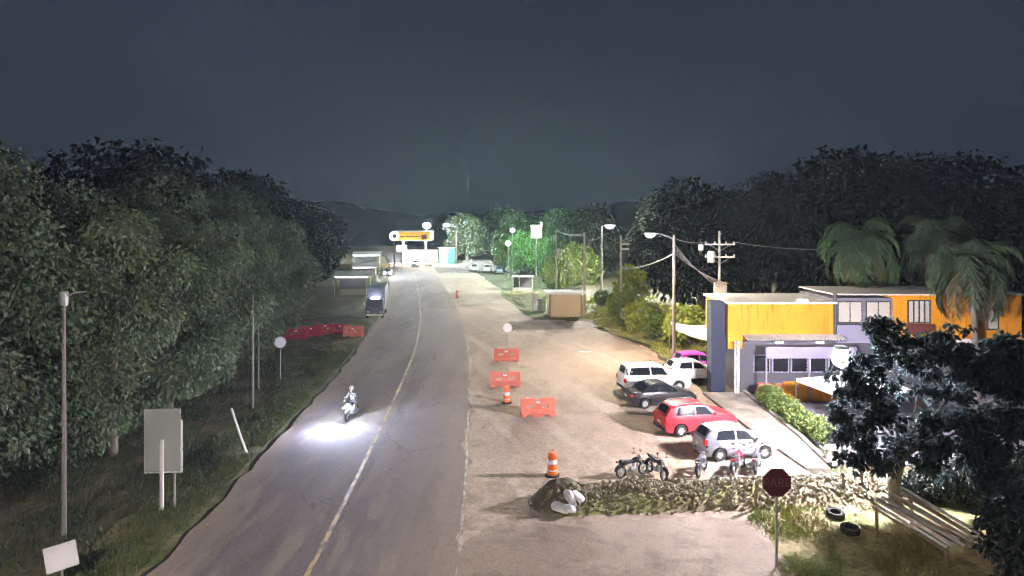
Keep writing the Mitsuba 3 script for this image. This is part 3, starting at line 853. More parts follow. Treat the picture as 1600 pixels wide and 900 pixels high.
disc_sign(0.42, 2.65).place('round_sign', 'round pale road sign on a post left of the road', 'road sign', (*G(438, 592), 0))
disc_sign(0.40, 2.45).place('round_sign', 'round white road sign standing above the farthest orange barrier', 'road sign', (*G(793, 560), Z0))
pr = Proto()
pr.add('panel', box(-0.68, 0.68, 0.03, 0.06, 1.5, 3.95), 'm_sign_back')
pr.add('edge', cat(box(0.683, 0.74, 0.02, 0.07, 1.48, 3.5), box(-0.68, 0.74, 0.02, 0.07, 1.44, 1.477)), 'm_white_paint')
pr.add('post', box(-0.05, 0.07, -0.09, 0.02, 0, 2.75), 'm_white_paint')
pr.add('post', box(0.40, 0.46, 0.08, 0.14, 0, 3.6), 'm_grey_metal')
x, y = G(253, 797)
pr.place('board_sign', 'tall grey board on a white post beside the left verge', 'sign', (x, y, 0), 6)
single('leaning_post', tube([(-12.95, 32.2, 0), (-13.3, 32.1, 1.1), (-13.62, 32.0, 2.25)], 0.055, 8), 'm_white_paint', 'white post leaning left on the verge', 'post', smooth=True)
pr = Proto()
pr.add('panel', turn(rbox(-0.42, 0.42, -0.015, 0.015, -0.40, 0.40, 0.012), ry=-8, rz=30, at=(0, 0, 1.05)), 'm_sign_white')
pr.add('post', tube([(0, 0.05, 0), (0, 0.05, 0.6), (0, 0.05, 1.3)], 0.03, 8), 'm_grey_metal')
pr.place('small_sign', 'small tilted white sign board in the bottom left corner', 'sign', (-13.75, 20.1, 0))

# stop sign
pr = Proto()
oct_ = [(0.45 / math.cos(math.pi / 8) * math.cos(math.pi / 8 + i * math.pi / 4), 0.45 / math.cos(math.pi / 8) * math.sin(math.pi / 8 + i * math.pi / 4)) for i in range(8)]
pr.add('panel', prism([(a, b + 2.75) for a, b in oct_], 'y', 0.0, 0.012), 'm_sign_maroon')
ring = man(prism([(a * 0.985, b * 0.985 + 2.75) for a, b in oct_], 'y', -0.004, -0.001)) - man(prism([(a * 0.93, b * 0.93 + 2.75) for a, b in oct_], 'y', -0.1, 0.1))
pr.add('border', tri(ring), 'm_sign_letter')
tx = meshkit.text_mesh('PARE', 0.26, 0.003, bold=True)
tx.apply_translation((-tx.bounds[:, 0].mean(), -tx.bounds[:, 1].mean(), 0))
pr.add('lettering', turn(tx, rx=90, at=(0, -0.001, 2.75)), 'm_sign_letter')
pr.add('post', box(-0.03, 0.03, 0.014, 0.06, 0, 3.1), 'm_grey_metal')
pr.place('stop_sign', 'dark maroon octagonal stop sign reading PARE at the side road', 'stop sign', (*G(1214, 892), 0.1), 0)


# ------------------------------------------------------------------ barriers, drums
def make_barrier():
    prof = [(-0.30, 0), (0.30, 0), (0.30, 0.16), (0.17, 0.34), (0.12, 1.02), (-0.12, 1.02), (-0.17, 0.34), (-0.30, 0.16)]
    m = man(prism(prof, 'x', -0.98, 0.98))
    for x in (-0.42, 0.42):
        m -= m3.Manifold.cube((0.42, 2, 0.16), True).translate((x, 0, 0.55))
        m -= m3.Manifold.cube((0.34, 2, 0.16), True).translate((x * 1.15, 0, 0.04))
    for x in (-0.99, -0.33, 0.33, 0.99):
        m -= m3.Manifold.cube((0.10, 0.09, 2), True).translate((x, -0.24, 0.6))
    m -= m3.Manifold.cube((0.30, 2, 0.14), True).translate((0, 0, 1.0))
    pr = Proto()
    pr.add('body', tri(m), 'm_plastic_orange')
    pr.add('filler_cap', turn(lathe([(0, 0), (0.07, 0), (0.07, 0.04), (0, 0.04)], 12), at=(-0.6, 0, 1.02)), 'm_dirty_white')
    pr.add('reflector', box(-0.12, 0.12, -0.146, -0.13, 0.74, 0.86), 'm_sign_white')
    pr.add('coupling', tube([(1.0, 0, 0.1), (1.0, 0, 0.5), (1.0, 0, 0.95)], 0.05, 8), 'm_plastic_orange')
    return pr


bar = make_barrier()
BG = 'orange plastic barriers in the lot'
bar.place('plastic_barrier', 'orange plastic barrier nearest the camera, right of the striped drums', 'barrier', (*G(840, 652), Z0), 5, BG)
bar.place('plastic_barrier', 'orange plastic barrier behind the second striped drum', 'barrier', (*G(789, 606), Z0), 2, BG)
bar.place('plastic_barrier', 'orange plastic barrier in front of the round white sign', 'barrier', (*G(791, 566), Z0), -4, BG)
bar.place('plastic_barrier', 'orange plastic barrier under the canopy of the orange building', 'barrier', (16.6, 41.9, 0.06), -8)
for i, (px, py) in enumerate([(552, 526), (531, 522), (508, 522), (486, 526), (463, 530)]):
    bar.place('plastic_barrier', ('red barrier at the right end of the left row, palest', 'red barrier second from the right in the left row', 'red barrier in the middle of the left row', 'red barrier second from the left in the left row', 'red barrier at the left end of the left row')[i], 'barrier', (*G(px, py), 0.02), -6 + 4 * i, 'red barriers left of the road', swap={'m_plastic_orange': 'm_plastic_red'} if i else None)

pr = Proto()
pr.add('base', turn(lathe([(0, 0), (0.32, 0), (0.32, 0.06), (0.24, 0.09), (0, 0.09)], 20)), 'm_rubber')
pr.add('body', lathe([(0, 0.09), (0.235, 0.09), (0.225, 0.30), (0.218, 0.31), (0.213, 0.52), (0.205, 0.53), (0.20, 0.74), (0.19, 0.75), (0.185, 0.96), (0.15, 1.02), (0, 1.02)], 24), 'm_drum_orange', smooth=35)
pr.add('white_band', lathe([(0.2275, 0.105), (0.231, 0.105), (0.226, 0.30), (0.222, 0.30), (0.2275, 0.105)], 24), 'm_sign_white', smooth=35)
pr.add('white_band', lathe([(0.208, 0.54), (0.2125, 0.54), (0.207, 0.73), (0.2, 0.73), (0.208, 0.54)], 24), 'm_sign_white', smooth=35)
pr.add('handle', tube([(-0.08, 0, 1.0), (-0.06, 0, 1.09), (0.06, 0, 1.09), (0.08, 0, 1.0)], 0.018, 6), 'm_drum_orange')
DGp = 'orange and white striped drums'
pr.place('traffic_drum', 'orange and white striped drum nearest the camera, alone in the lot', 'traffic drum', (*G(863, 747), Z0), 0, DGp, scale=1.02)
pr.place('traffic_drum', 'orange and white striped drum in front of the middle barrier', 'traffic drum', (*G(792, 632), Z0), 40, DGp, scale=0.95)
pr.place('traffic_drum', 'small pale striped drum far up the road edge', 'traffic drum', (*G(714, 466), Z0), 80, DGp)


# ------------------------------------------------------------------ cars
def make_car(L, W, H, kind, paint, glass='m_glass_dark', rails=False, wheel_r=0.31):
    h = L / 2
    if kind == 'hatch':
        top = [(-h, .50), (-h + .03, .98), (-h + .12, 1.06), (-h + .35, H - .13), (-h + .7, H - .03), (-.35, H), (.15, H - .06), (.98, .98), (1.25, .93), (h - .12, .74), (h - .02, .60), (h, .45)]
        belt0, belt1, rw, wsx, fx = .96, .90, (-h + .14, -h + .42), (.22, .92), (-1.30, -.30, .62)
    elif kind == 'suv':
        top = [(-h, .55), (-h + .03, 1.08), (-h + .10, 1.14), (-h + .32, H - .14), (-h + .65, H - .03), (-.4, H), (.2, H - .05), (1.0, 1.12), (1.4, 1.06), (h - .14, .92), (h - .02, .72), (h, .5)]
        belt0, belt1, rw, wsx, fx = 1.08, 1.02, (-h + .12, -h + .36), (.27, .94), (-1.5, -.4, .58)
    elif kind == 'wagon':
        top = [(-h, .60), (-h + .03, 1.15), (-h + .07, 1.20), (-h + .2, H - .12), (-h + .45, H - .02), (-.5, H), (.28, H - .05), (.95, 1.22), (1.5, 1.16), (h - .15, 1.0), (h - .02, .8), (h, .55)]
        belt0, belt1, rw, wsx, fx = 1.17, 1.12, (-h + .09, -h + .22), (.34, .90), (-2.0, -.55, .62)
    else:
        top = [(-h, .50), (-h + .03, .90), (-h + .15, .98), (-h + .62, 1.0), (-h + 1.25, H - .06), (-.5, H), (.1, H - .03), (.98, .96), (1.4, .90), (h - .15, .70), (h - .02, .58), (h, .42)]
        belt0, belt1, rw, wsx, fx = .95, .88, (-h + .70, -h + 1.18), (.18, .90), (-1.25, -.35, .60)
    ft = PchipInterpolator(*zip(*top))

    def section(x):
        z = float(ft(x))
        e = abs(x) / h
        w = W / 2 * (1 - 0.20 * max(0, (e - 0.55) / 0.45) ** 2.2) * (0.93 if e > 0.997 else 1)
        zb = min(belt0 + (belt1 - belt0) * (x + h) / L, z - 0.05)
        cab = np.clip((z - zb - 0.05) / (H - belt0 - 0.1), 0, 1)
        wr = w * (0.93 - 0.19 * cab)
        zl = 0.20 + 0.10 * max(0, (e - 0.9) / 0.1)
        z1 = min(0.36, zl + (zb - zl) * .3)
        return [(0, zl), (w * .86, zl), (w * .97, z1), (w, zl + (zb - zl) * .62), (w * .965, zb), (wr, z - .045 * (0.4 + cab)), (wr * .84, z - 0.008), (0, z + 0.012)]

    xs = np.unique(np.r_[np.linspace(-h, h, 44), [-h + .03, -h + .1, h - .02]])
    rows = []
    for x in xs:
        s = section(x)
        full = s + [(-a, b) for a, b in s[-2:0:-1]]
        rows.append([(x, a, b) for a, b in full])
    R = np.array(rows)
    nx, nr = R.shape[:2]
    v = R.reshape(-1, 3)
    f = []
    for i in range(nx - 1):
        for j in range(nr):
            k = (j + 1) % nr
            f += [(i * nr + j, (i + 1) * nr + j, (i + 1) * nr + k), (i * nr + j, (i + 1) * nr + k, i * nr + k)]
    for i in (0, nx - 1):
        for j in range(1, nr - 1):
            t = (i * nr, i * nr + j, i * nr + j + 1)
            f.append(t if i == 0 else t[::-1])
    body = trimesh.Trimesh(v, f, process=False)
    if body.volume < 0:
        body.invert()
    wx = (-h + 0.20 * L, h - 0.20 * L)
    bm = man(body)
    for x in wx:
        for s in (-1, 1):
            bm -= m3.Manifold.cylinder(0.6, wheel_r + 0.07, wheel_r + 0.07, 28).rotate((90, 0, 0)).translate((x, s * W / 2 + (0.34 if s > 0 else 0.26), wheel_r))
    pr = Proto()
    pr.add('body', tri(bm), paint, smooth=32)
    pr.add('underbody', box(-h + .3, h - .3, -W / 2 + .2, W / 2 - .2, .17, .30), 'm_black_plastic')

    def side(x0, x1, a, b, s, n=7, off=0.006, cut0=0, cut1=0):
        """A patch of the side between belt (0) and roof edge (1)."""
        g = []
        for q in np.linspace(0, 1, n):
            col = []
            for t in (a, b):
                x = x0 + (x1 - x0) * q
                x += (cut0 * (1 - q) + cut1 * q) * (t - a)
                S = section(x)
                p = np.array(S[4]) * (1 - t) + np.array(S[5]) * t
                col.append((x, s * (p[0] + off), p[1] + off * .3))
            g.append(col)
        g = np.array(g)
        vv = g.reshape(-1, 3)
        ff = []
        for i in range(n - 1):
            ff += [(2 * i, 2 * i + 2, 2 * i + 3), (2 * i, 2 * i + 3, 2 * i + 1)]
        return trimesh.Trimesh(vv, ff, process=False)

    def over(x0, x1, t0, t1, n=5, off=0.008):
        g = []
        for x in np.linspace(x0, x1, n):
            S = section(x)
            w = S[6][0]
            g.append([(x, t * w, S[6][1] + (S[7][1] - S[6][1]) * (1 - abs(t)) + off) for t in np.linspace(t0, t1, 5)])
        vv = np.array(g).reshape(-1, 3)
        ff = []
        for i in range(n - 1):
            for j in range(4):
                a = i * 5 + j
                ff += [(a, a + 5, a + 6), (a, a + 6, a + 1)]
        m = trimesh.Trimesh(vv, ff, process=False)
        return m

    for s in (1, -1):
        pr.add('side_window', side(fx[0], fx[1] - .05, .10, .88, s, cut0=.22), glass)
        pr.add('side_window', side(fx[1] + .05, fx[2], .10, .88, s, cut1=-.42), glass)
        if kind == 'wagon':
            pr.add('side_window', side(-h + .18, fx[0] - .08, .10, .88, s), glass)
        pr.add('door_handle', cat(*[rbox(x - .09, x + .09, s * W / 2 - .012 - .02, s * W / 2 - .012 + .03, belt0 - .14, belt0 - .10, .012, 6) for x in (fx[1] - .12, fx[2] - .95 + .3)]), paint)
        mk = pr.add('mirror', ball((fx[2] + .10, s * (W / 2 + .06), belt0 + .07), (.09, .11, .075), 2), paint, smooth=True)
        ye = section(h - .1)[3][0]
        pr.add('headlight', ball((h - .17, s * ye * .80, min(ft(h - .15), 1) * .90), (.15, .13, .075), 2), 'm_lamp_glass', smooth=True)
        pr.add('taillight', rbox(-h - .012, -h + .16, s * W * .40 - .08, s * W * .40 + .07, .74, 1.02 if kind != 'sedan' else .88, .03), 'm_tail_red')
        pr.add('sill', box(wx[0] + wheel_r + .1, wx[1] - wheel_r - .1, s * W * .43 - .04, s * W * .435 + .04, .19, .27), 'm_black_plastic')
        for x in wx:
            tz = lathe([(wheel_r * .60, -.10), (wheel_r * .93, -.10), (wheel_r, -.06), (wheel_r, .06), (wheel_r * .93, .10), (wheel_r * .60, .10), (wheel_r * .60, -.10)], 28)
            wk = pr.add('wheel', turn(tz, rx=90, at=(x, s * (W / 2 - .11), wheel_r)), 'm_rubber', smooth=35)
            spokes = [turn(box(-.035, .035, -wheel_r * .62, -.03, .06, .09), rz=i * 72) for i in range(5)]
            rim = cat(lathe([(0, .04), (wheel_r * .20, .09), (wheel_r * .2, .04), (wheel_r * .55, .03), (wheel_r * .64, .095), (wheel_r * .66, .02), (0, .01)], 24), *spokes)
            pr.add('rim', turn(rim, rx=90 if s < 0 else -90, at=(x, s * (W / 2 - .11), wheel_r)), 'm_alloy', parent=wk)
    pr.add('windscreen', over(wsx[0], wsx[1], -.9, .9), glass)
    pr.add('rear_window', over(rw[0], rw[1], -.86, .86), glass)
    pr.add('grille', rbox(h - .07, h + .012, -W * .27, W * .27, .50, .60, .015), 'm_black_plastic')
    pr.add('air_intake', rbox(h - .07, h + .006, -W * .32, W * .32, .27, .38, .015), 'm_black_plastic')
    pr.add('rear_bumper', rbox(-h - .02, -h + .12, -W * .40, W * .40, .28, .50, .03), 'm_black_plastic' if kind in ('suv', 'wagon') else paint)
    pr.add('number_plate', box(-h - .028, -h - .015, -.17, .17, .62, .74), 'm_dirty_white')
    if rails:
        for s in (1, -1):
            pr.add('roof_rail', tube([(-h + .7, s * W * .33, H - .06), (-h + .85, s * W * .33, H + .02), (0, s * W * .33, H + .04), (.25, s * W * .33, H - .06)], .018, 6), 'm_grey_metal')
    return pr


def park(pr, name, label, px, py, W, rz, group='cars parked in the lot'):
    """Stand the car so that its near side's middle touches the ground at this pixel."""
    x, y = G(px, py)
    a = math.radians(rz)
    pr.place(name, label, 'car', (x - math.sin(a) * W / 2, y + math.cos(a) * W / 2, Z0), rz, group)


silver = make_car(3.75, 1.64, 1.50, 'hatch', 'm_paint_silver', wheel_r=0.30)
park(silver, 'parked_car', 'silver hatchback nearest the camera in the row of parked cars', 1161, 723, 1.64, 9)
red = make_car(4.15, 1.76, 1.62, 'suv', 'm_paint_red', rails=True, wheel_r=0.33)
park(red, 'parked_car', 'red compact car with roof rails behind the silver hatchback', 1099, 684, 1.76, 13)
black = make_car(4.35, 1.74, 1.45, 'sedan', 'm_paint_black')
park(black, 'parked_car', 'black saloon car between the red car and the white van-like car', 1040, 640, 1.74, 13)
wsuv = make_car(4.7, 1.85, 1.80, 'wagon', 'm_paint_white', rails=True, wheel_r=0.37)
park(wsuv, 'parked_car', 'large white off-road car with dark side windows behind the black saloon', 1030, 617, 1.85, 10)
wh = make_car(3.9, 1.68, 1.50, 'hatch', 'm_paint_white')
park(wh, 'parked_car', 'white hatchback half hidden by the navy pillar', 1090, 600, 1.68, 8)
mg = make_car(3.9, 1.68, 1.52, 'hatch', 'm_paint_magenta')
park(mg, 'parked_car', 'magenta hatchback farthest back beside the navy pillar', 1100, 587, 1.68, 8)
dist = make_car(4.2, 1.75, 1.6, 'suv', 'm_paint_white')
for px, py, rz, lab, sw in [(740, 424, -70, 'small white distant car at the left of the far row', None), (762, 425, -95, 'distant white car second in the far row', None), (779, 428, -85, 'distant grey car third in the far row', {'m_paint_white': 'm_paint_blue_grey'}), (801, 428, -60, 'distant white car at the right of the far row', None)]:
    dist.place('distant_car', lab, 'car', (*G(px, py), Z0), rz, 'cars parked at the far side of the lot', swap=sw)

# oncoming car far up the road, with lit headlights
x, y = G(606, 431)
onc = make_car(4.2, 1.75, 1.5, 'sedan', 'm_paint_blue_grey')
for s in (-1, 1):
    onc.add('lit_headlight', turn(lathe([(0, 0), (0.27, 0), (0.24, 0.05), (0, 0.07)], 14), ry=90, at=(2.06, s * 0.58, 0.66)), 'm_lens', emitter=glow((.95, .97, 1), 9000, 1.5))
onc.place('oncoming_car', 'oncoming car with dazzling headlights far up the road', 'car', (x, y, 0.1), -82)


# ------------------------------------------------------------------ motorcycles
def make_motorcycle(body):
    """Faces +x, 2 m long, wheels on z = 0."""
    pr = Proto()
    for x in (-0.64, 0.66):
        k = pr.add('wheel', turn(lathe([(.225, -.05), (.28, -.055), (.305, 0), (.28, .055), (.225, .05), (.225, -.05)], 24), rx=90, at=(x, 0, .305)), 'm_rubber', smooth=35)
        sp = [turn(box(-.012, .012, -.225, .225, -.012, .012), rz=i * 36) for i in range(5)]
        pr.add('rim', turn(cat(*sp, lathe([(0, -.04), (.05, -.04), (.05, .04), (0, .04)], 10)), rx=90, at=(x, 0, .305)), 'm_alloy', parent=k)
    for s in (-1, 1):
        pr.add('fork', tube([(.66, s * .08, .30), (.56, s * .08, .62), (.45, s * .08, .95)], .026, 8), 'm_chrome', smooth=True)
        pr.add('grip', tube([(.36, s * .18, 1.04), (.33, s * .27, 1.03), (.28, s * .38, 1.02)], .02, 8), 'm_rubber', smooth=True)
        pr.add('mirror', cat(tube([(.36, s * .22, 1.04), (.37, s * .27, 1.22)], .008, 5), ball((.37, s * .29, 1.26), (.02, .07, .045), 1)), 'm_black_plastic')
        pr.add('shock_absorber', tube([(-.55, s * .12, .35), (-.45, s * .12, .66)], .03, 8), 'm_chrome')
    pr.add('handlebar', tube([(.36, -.2, 1.04), (.43, -.08, .97), (.43, .08, .97), (.36, .2, 1.04)], .016, 8), 'm_chrome')
    pr.add('frame', cat(tube([(.46, 0, .88), (.1, 0, .70), (-.3, 0, .62), (-.72, 0, .72)], .03, 8), tube([(.46, 0, .84), (.26, 0, .42), (-.1, 0, .30), (-.64, 0, .305)], .028, 8)), 'm_dark_metal', smooth=True)
    eng = cat(rbox(-.12, .22, -.13, .13, .28, .50, .04), turn(lathe([(0, 0), (.10, 0), (.10, .2), (0, .2)], 14), rx=0, at=(.12, 0, .46)))
    pr.add('engine', eng, 'm_grey_metal')
    tk = m3.Manifold.batch_hull([m3.Manifold.sphere(r, 16).translate(c) for r, c in ((.13, (.30, 0, .80)), (.10, (.30, .08, .76)), (.10, (.30, -.08, .76)), (.08, (-.05, 0, .74)))])
    pr.add('fuel_tank', tri(tk), body, smooth=True)
    st = m3.Manifold.batch_hull([m3.Manifold.sphere(r, 12).translate(c) for r, c in ((.06, (-.02, .08, .76)), (.06, (-.02, -.08, .76)), (.06, (-.62, .07, .84)), (.06, (-.62, -.07, .84)), (.05, (-.3, .1, .74)), (.05, (-.3, -.1, .74)))])
    pr.add('seat', tri(st), 'm_black_plastic', smooth=True)
    tail = m3.Manifold.batch_hull([m3.Manifold.sphere(r, 12).translate(c) for r, c in ((.06, (-.45, .07, .72)), (.06, (-.45, -.07, .72)), (.035, (-.88, 0, .84)))])
    pr.add('tail_fairing', tri(tail), body, smooth=True)
    pr.add('rear_light', ball((-.90, 0, .80), (.03, .06, .04), 1), 'm_tail_red')
    pr.add('headlight', cat(ball((.56, 0, .86), (.09, .10, .11), 2)), 'm_lamp_glass', smooth=True)
    ar = np.linspace(-0.5, 2.2, 9)
    fend = lambda cx, a0, a1: cat(*[tube(np.c_[cx + .35 * np.cos(np.linspace(a0, a1, 9)), np.full(9, yy), .305 + .35 * np.sin(np.linspace(a0, a1, 9))], .03, 6) for yy in (-.04, 0, .04)])
    pr.add('front_mudguard', fend(.66, .3, 2.2), body)
    pr.add('rear_mudguard', fend(-.64, 1.0, 3.0), 'm_black_plastic')
    pr.add('exhaust', tube([(.22, .12, .40), (.1, .14, .24), (-.3, .15, .24), (-.75, .16, .34)], [.02, .02, .04, .045], 8), 'm_chrome', smooth=True)
    pr.add('side_stand', tube([(-.05, -.1, .28), (-.12, -.28, .0)], .012, 5), 'm_dark_metal')
    return pr


moto_k, moto_r, moto_b = make_motorcycle('m_paint_black'), make_motorcycle('m_paint_red'), make_motorcycle('m_paint_blue_grey')
MGp = 'motorcycles parked behind the rubble berm'
for px, py, rz, pr, lab in [(988, 748, 25, moto_k, 'black motorcycle at the left end of the parked row, side on'), (1025, 748, -70, moto_k, 'black motorcycle with wide handlebar, second from the left'), (1097, 744, 60, moto_b, 'dark motorcycle alone in the middle of the row'),
                            (1154, 740, 52, moto_r, 'red motorcycle in front of the silver hatchback'), (1184, 738, 62, moto_b, 'dark motorcycle at the right end of the parked row')]:
    x, y = G(px, py)
    pr.place('parked_motorcycle', lab, 'motorcycle', (x, y, Z0), rz, MGp, tilt=-6, scale=0.88)

# the ridden motorcycle on the road, headlight on
mx, my = G(549, 656)
RZ = -96
moto = make_motorcycle('m_paint_blue_grey')
moto.add('headlight_lens', turn(lathe([(0, 0), (.13, 0), (.12, .04), (0, .06)], 16), ry=90 + 6, at=(.63, 0, .86)), 'm_lens', smooth=True, emitter=glow((.66, .73, 1.0), 4200, 6))
for s in (-1, 1):
    moto.add('glare_lamp', turn(lathe([(0, 0), (.06, 0), (.055, .02), (0, .03)], 12), ry=93, at=(.60, s * .24, .74)), 'm_lens', smooth=True, emitter=glow((.8, .85, 1.0), 500, 1))  # unseen extra lamps, added to strengthen the headlight glare
moto.place('ridden_motorcycle', 'motorcycle with a glaring headlight coming down the road', 'motorcycle', (mx, my, 0.1), RZ)
ca, sa = math.cos(math.radians(RZ)), math.sin(math.radians(RZ))
ho = np.array([mx + .72 * ca, my + .72 * sa, 0.1 + .86])
scene['headlight_beam'] = {'type': 'spot', 'intensity': {'type': 'rgb', 'value': [112, 116, 155]}, 'cutoff_angle': 33.0, 'beam_width': 17.0, 'sampling_weight': 3.0,
                           'to_world': T().look_at(origin=ho.tolist(), target=[ho[0] + 1.45 * ca - .4, ho[1] + 1.45 * sa, 0.1], up=[0, 0, 1])}


def limb_body(bones, refine=0.03):
    S = lambda j: m3.Manifold.sphere(j[3], 14).translate(tuple(j[:3]))
    out = m3.Manifold()
    for a, b in bones:
        out += m3.Manifold.batch_hull([S(a), S(b)])
    m = tri(out.refine_to_length(refine))
    m.merge_vertices()
    trimesh.smoothing.filter_taubin(m, iterations=12)
    return m


pr = Proto()
hip, chest, neck = (-.22, 0, .92, .155), (-.06, 0, 1.30, .165), (-.02, 0, 1.50, .06)
bones = [(hip, chest), (chest, neck), (neck, (0, 0, 1.62, .075))]
legs, arms, hands = [], [], []
for s in (-1, 1):
    bones += [((-.20, s * .10, .90, .10), (.16, s * .21, .80, .078)), ((.16, s * .21, .80, .074), (-.02, s * .19, .38, .048)), ((-.02, s * .19, .36, .045), (.14, s * .20, .33, .04)),
              ((-.05, s * .19, 1.40, .07), (.06, s * .31, 1.16, .052)), ((.06, s * .31, 1.16, .05), (.26, s * .33, 1.06, .036))]
    h = [((.27, s * .33, 1.06, .036), (.31, s * .33, 1.055, .034))]
    for i in range(4):
        yy = s * (.302 + .022 * i)
        h += [((.33, yy, 1.065, .0105), (.365, yy, 1.045, .0095)), ((.365, yy, 1.045, .0095), (.36, yy, 1.008 + .003 * i, .0085))]
    h += [((.29, s * .30, 1.05, .012), (.315, s * .285, 1.02, .010))]
    hands.append(limb_body(h, .012))
pr.add('body', limb_body(bones), 'm_jacket', smooth=True)
for hmesh in hands:
    pr.add('hand', hmesh, 'm_skin', smooth=True)
head = ball((.02, 0, 1.70), (.095, .078, .115), 2)
pr.add('face', cat(head, ball((.115, 0, 1.685), (.018, .014, .022), 1), ball((.102, .03, 1.712), .012, 1), ball((.102, -.03, 1.712), .012, 1), ball((.104, 0, 1.645), (.01, .026, .008), 1)), 'm_skin', smooth=True)
hel = man(ball((0, 0, 1.72), (.14, .125, .145), 3)) - m3.Manifold.cube((.3, .19, .14), True).translate((.16, 0, 1.69))
pr.add('helmet', tri(hel), 'm_helmet', smooth=40)
pr.add('trousers', limb_body([((-.20, s * .10, .90, .108), (.16, s * .21, .80, .086)) for s in (-1, 1)] + [((.16, s * .21, .80, .082), (.0, s * .19, .44, .062)) for s in (-1, 1)] + [((-.20, .10, .90, .115), (-.20, -.10, .90, .115))]), 'm_jeans', smooth=True)
pr.place('rider', 'helmeted person in a dark jacket riding the motorcycle on the road', 'person', (mx, my, 0.1), RZ)

# ------------------------------------------------------------------ the orange building
B = Proto()
Y0 = 43.0
w = B.add('orange_box', box(14.1, 20.95, Y0, Y0 + 5, 3.65, 6.0), 'm_orange_wall')
for i in range(34):                                    # shallow vertical ribs of the cladding
    x = 14.3 + i * 0.195
    B.add('rib', box(x, x + .05, Y0 - .02, Y0 - .001, 3.70, 5.9), 'm_orange_wall', parent=w)
B.add('end_panel', box(14.06, 15.0, Y0 - .06, Y0 - .003, 3.05, 5.98), 'm_orange_wall')
B.add('roof_edge', box(13.95, 21.1, Y0 - .25, Y0 + 5.2, 6.003, 6.14), 'm_white_paint')
B.add('navy_pillar', box(13.1, 14.03, Y0 + .35, Y0 + 1.3, 0, 6.1), 'm_navy')
for dx in (0.0, 0.2):
    B.add('column', tube([(14.45 + dx, Y0 - .35, 0), (14.45 + dx, Y0 - .35, 1.6), (14.45 + dx, Y0 - .35, 3.64)], .07, 10), 'm_white_paint', smooth=True)
gw = B.add('grey_front', box(20.953, 24.9, Y0 + .15, Y0 + 5, 3.4, 6.35), 'm_grey_wall')
for x0, x1 in ((21.3, 22.9), (23.15, 24.75)):
    wn = B.add('window', box(x0, x1, Y0 + .10, Y0 + .148, 4.72, 6.15), 'm_dark_metal')
    n = 2
    for i in range(n):
        a = x0 + .06 + i * (x1 - x0 - .06) / n
        B.add('pane', box(a, a + (x1 - x0) / n - .1, Y0 + .085, Y0 + .098, 4.80, 6.08), 'm_curtain', parent=wn)
B.add('sill', box(21.2, 24.85, Y0 + .02, Y0 + .149, 4.60, 4.70), 'm_dark_metal')
B.add('lower_panel', box(21.2, 24.85, Y0 + .10, Y0 + .148, 3.42, 4.58), 'm_lavender')
ow = B.add('orange_front', box(24.903, 33.2, Y0 - .05, Y0 + 5, 3.75, 6.55), 'm_orange_wall')
wn = B.add('window', box(25.75, 27.25, Y0 - .10, Y0 - .052, 4.75, 6.25), 'm_dark_metal')
for i in range(4):
    B.add('curtain', box(25.84 + i * .355, 26.07 + i * .355, Y0 - .13, Y0 - .103, 4.82, 6.18), 'm_curtain', parent=wn)
B.add('planter_box', box(25.65, 27.35, Y0 - .35, Y0 - .053, 4.05, 4.72), 'm_red_brown')
wn = B.add('window', box(30.9, 31.7, Y0 - .10, Y0 - .052, 4.3, 6.2), 'm_dark_metal')
B.add('curtain', box(31.0, 31.6, Y0 - .13, Y0 - .103, 4.4, 6.1), 'm_curtain', parent=wn)
B.add('ledge', box(24.95, 33.3, Y0 - .30, Y0 - .06, 3.50, 3.747), 'm_white_paint')
B.add('roof_edge', box(20.96, 33.4, Y0 - .1, Y0 + 5.2, 6.56, 6.66), 'm_dirty_white')
B.add('drainpipe', tube([(21.02, Y0 - .1, 3.2), (21.05, Y0 - .1, 5.0), (21.0, Y0 - .1, 6.7)], [.10, .11, .12], 8), 'm_dark_metal', smooth=True)
cn = B.add('canopy_roof', prism([(Y0 - .95, 3.80), (Y0 - .07, 3.98), (Y0 - .07, 3.90), (Y0 - .95, 3.72)], 'x', 15.02, 21.4), 'm_dark_metal')
for i in range(32):                                    # corrugations of the canopy sheet
    x = 15.06 + i * .2
    B.add('corrugation', turn(tube([(0, Y0 - 1.02, 3.79), (0, Y0 - .6, 3.875), (0, Y0 - .08, 3.97)], .05, 6), at=(x, 0, 0.03)), 'm_white_paint', parent=cn)
B.add('fascia', box(15.9, 21.6, Y0 - 1.75, Y0 - 1.66, 2.78, 3.50), 'm_lavender')
B.add('ground_floor_wall', box(14.9, 33.2, Y0 + 1.0, Y0 + 5, 0, 3.35), 'm_dim_wall')
for i in range(7):
    x = 16.1 + i * 1.25
    wn = B.add('shop_window', box(x, x + 1.1, Y0 + .93, Y0 + .997, 1.3, 2.5), 'm_lavender')
    B.add('pane', box(x + .07, x + 1.03, Y0 + .91, Y0 + .928, 1.37, 2.43), 'm_glass_dark', parent=wn)
for x in (15.9, 18.6, 21.4):
    B.add('canopy_post', box(x, x + .09, Y0 - 1.72, Y0 - 1.63, 0.05, 2.78 if x < 21.5 else 3), 'm_lavender')
B.add('low_wall', box(17.15, 20.5, Y0 - 1.55, Y0 - 1.35, 0.05, 1.25), 'm_orange_wall')
B.place('orange_building', 'two storey orange and grey building with a corrugated canopy', 'building')
pr = Proto()
pr.add('housing', rbox(-.35, .35, -.12, .12, 0, .18), 'm_white_paint')
pr.add('lens', rbox(-.3, .3, -.14, -.121, .03, .15, .008), 'm_lens', emitter=glow((1, .9, .75), 260, 1))
pr.place('roof_floodlight', 'small lit floodlight on the roof edge of the orange box', 'floodlight', (18.9, Y0 - .05, 6.141))

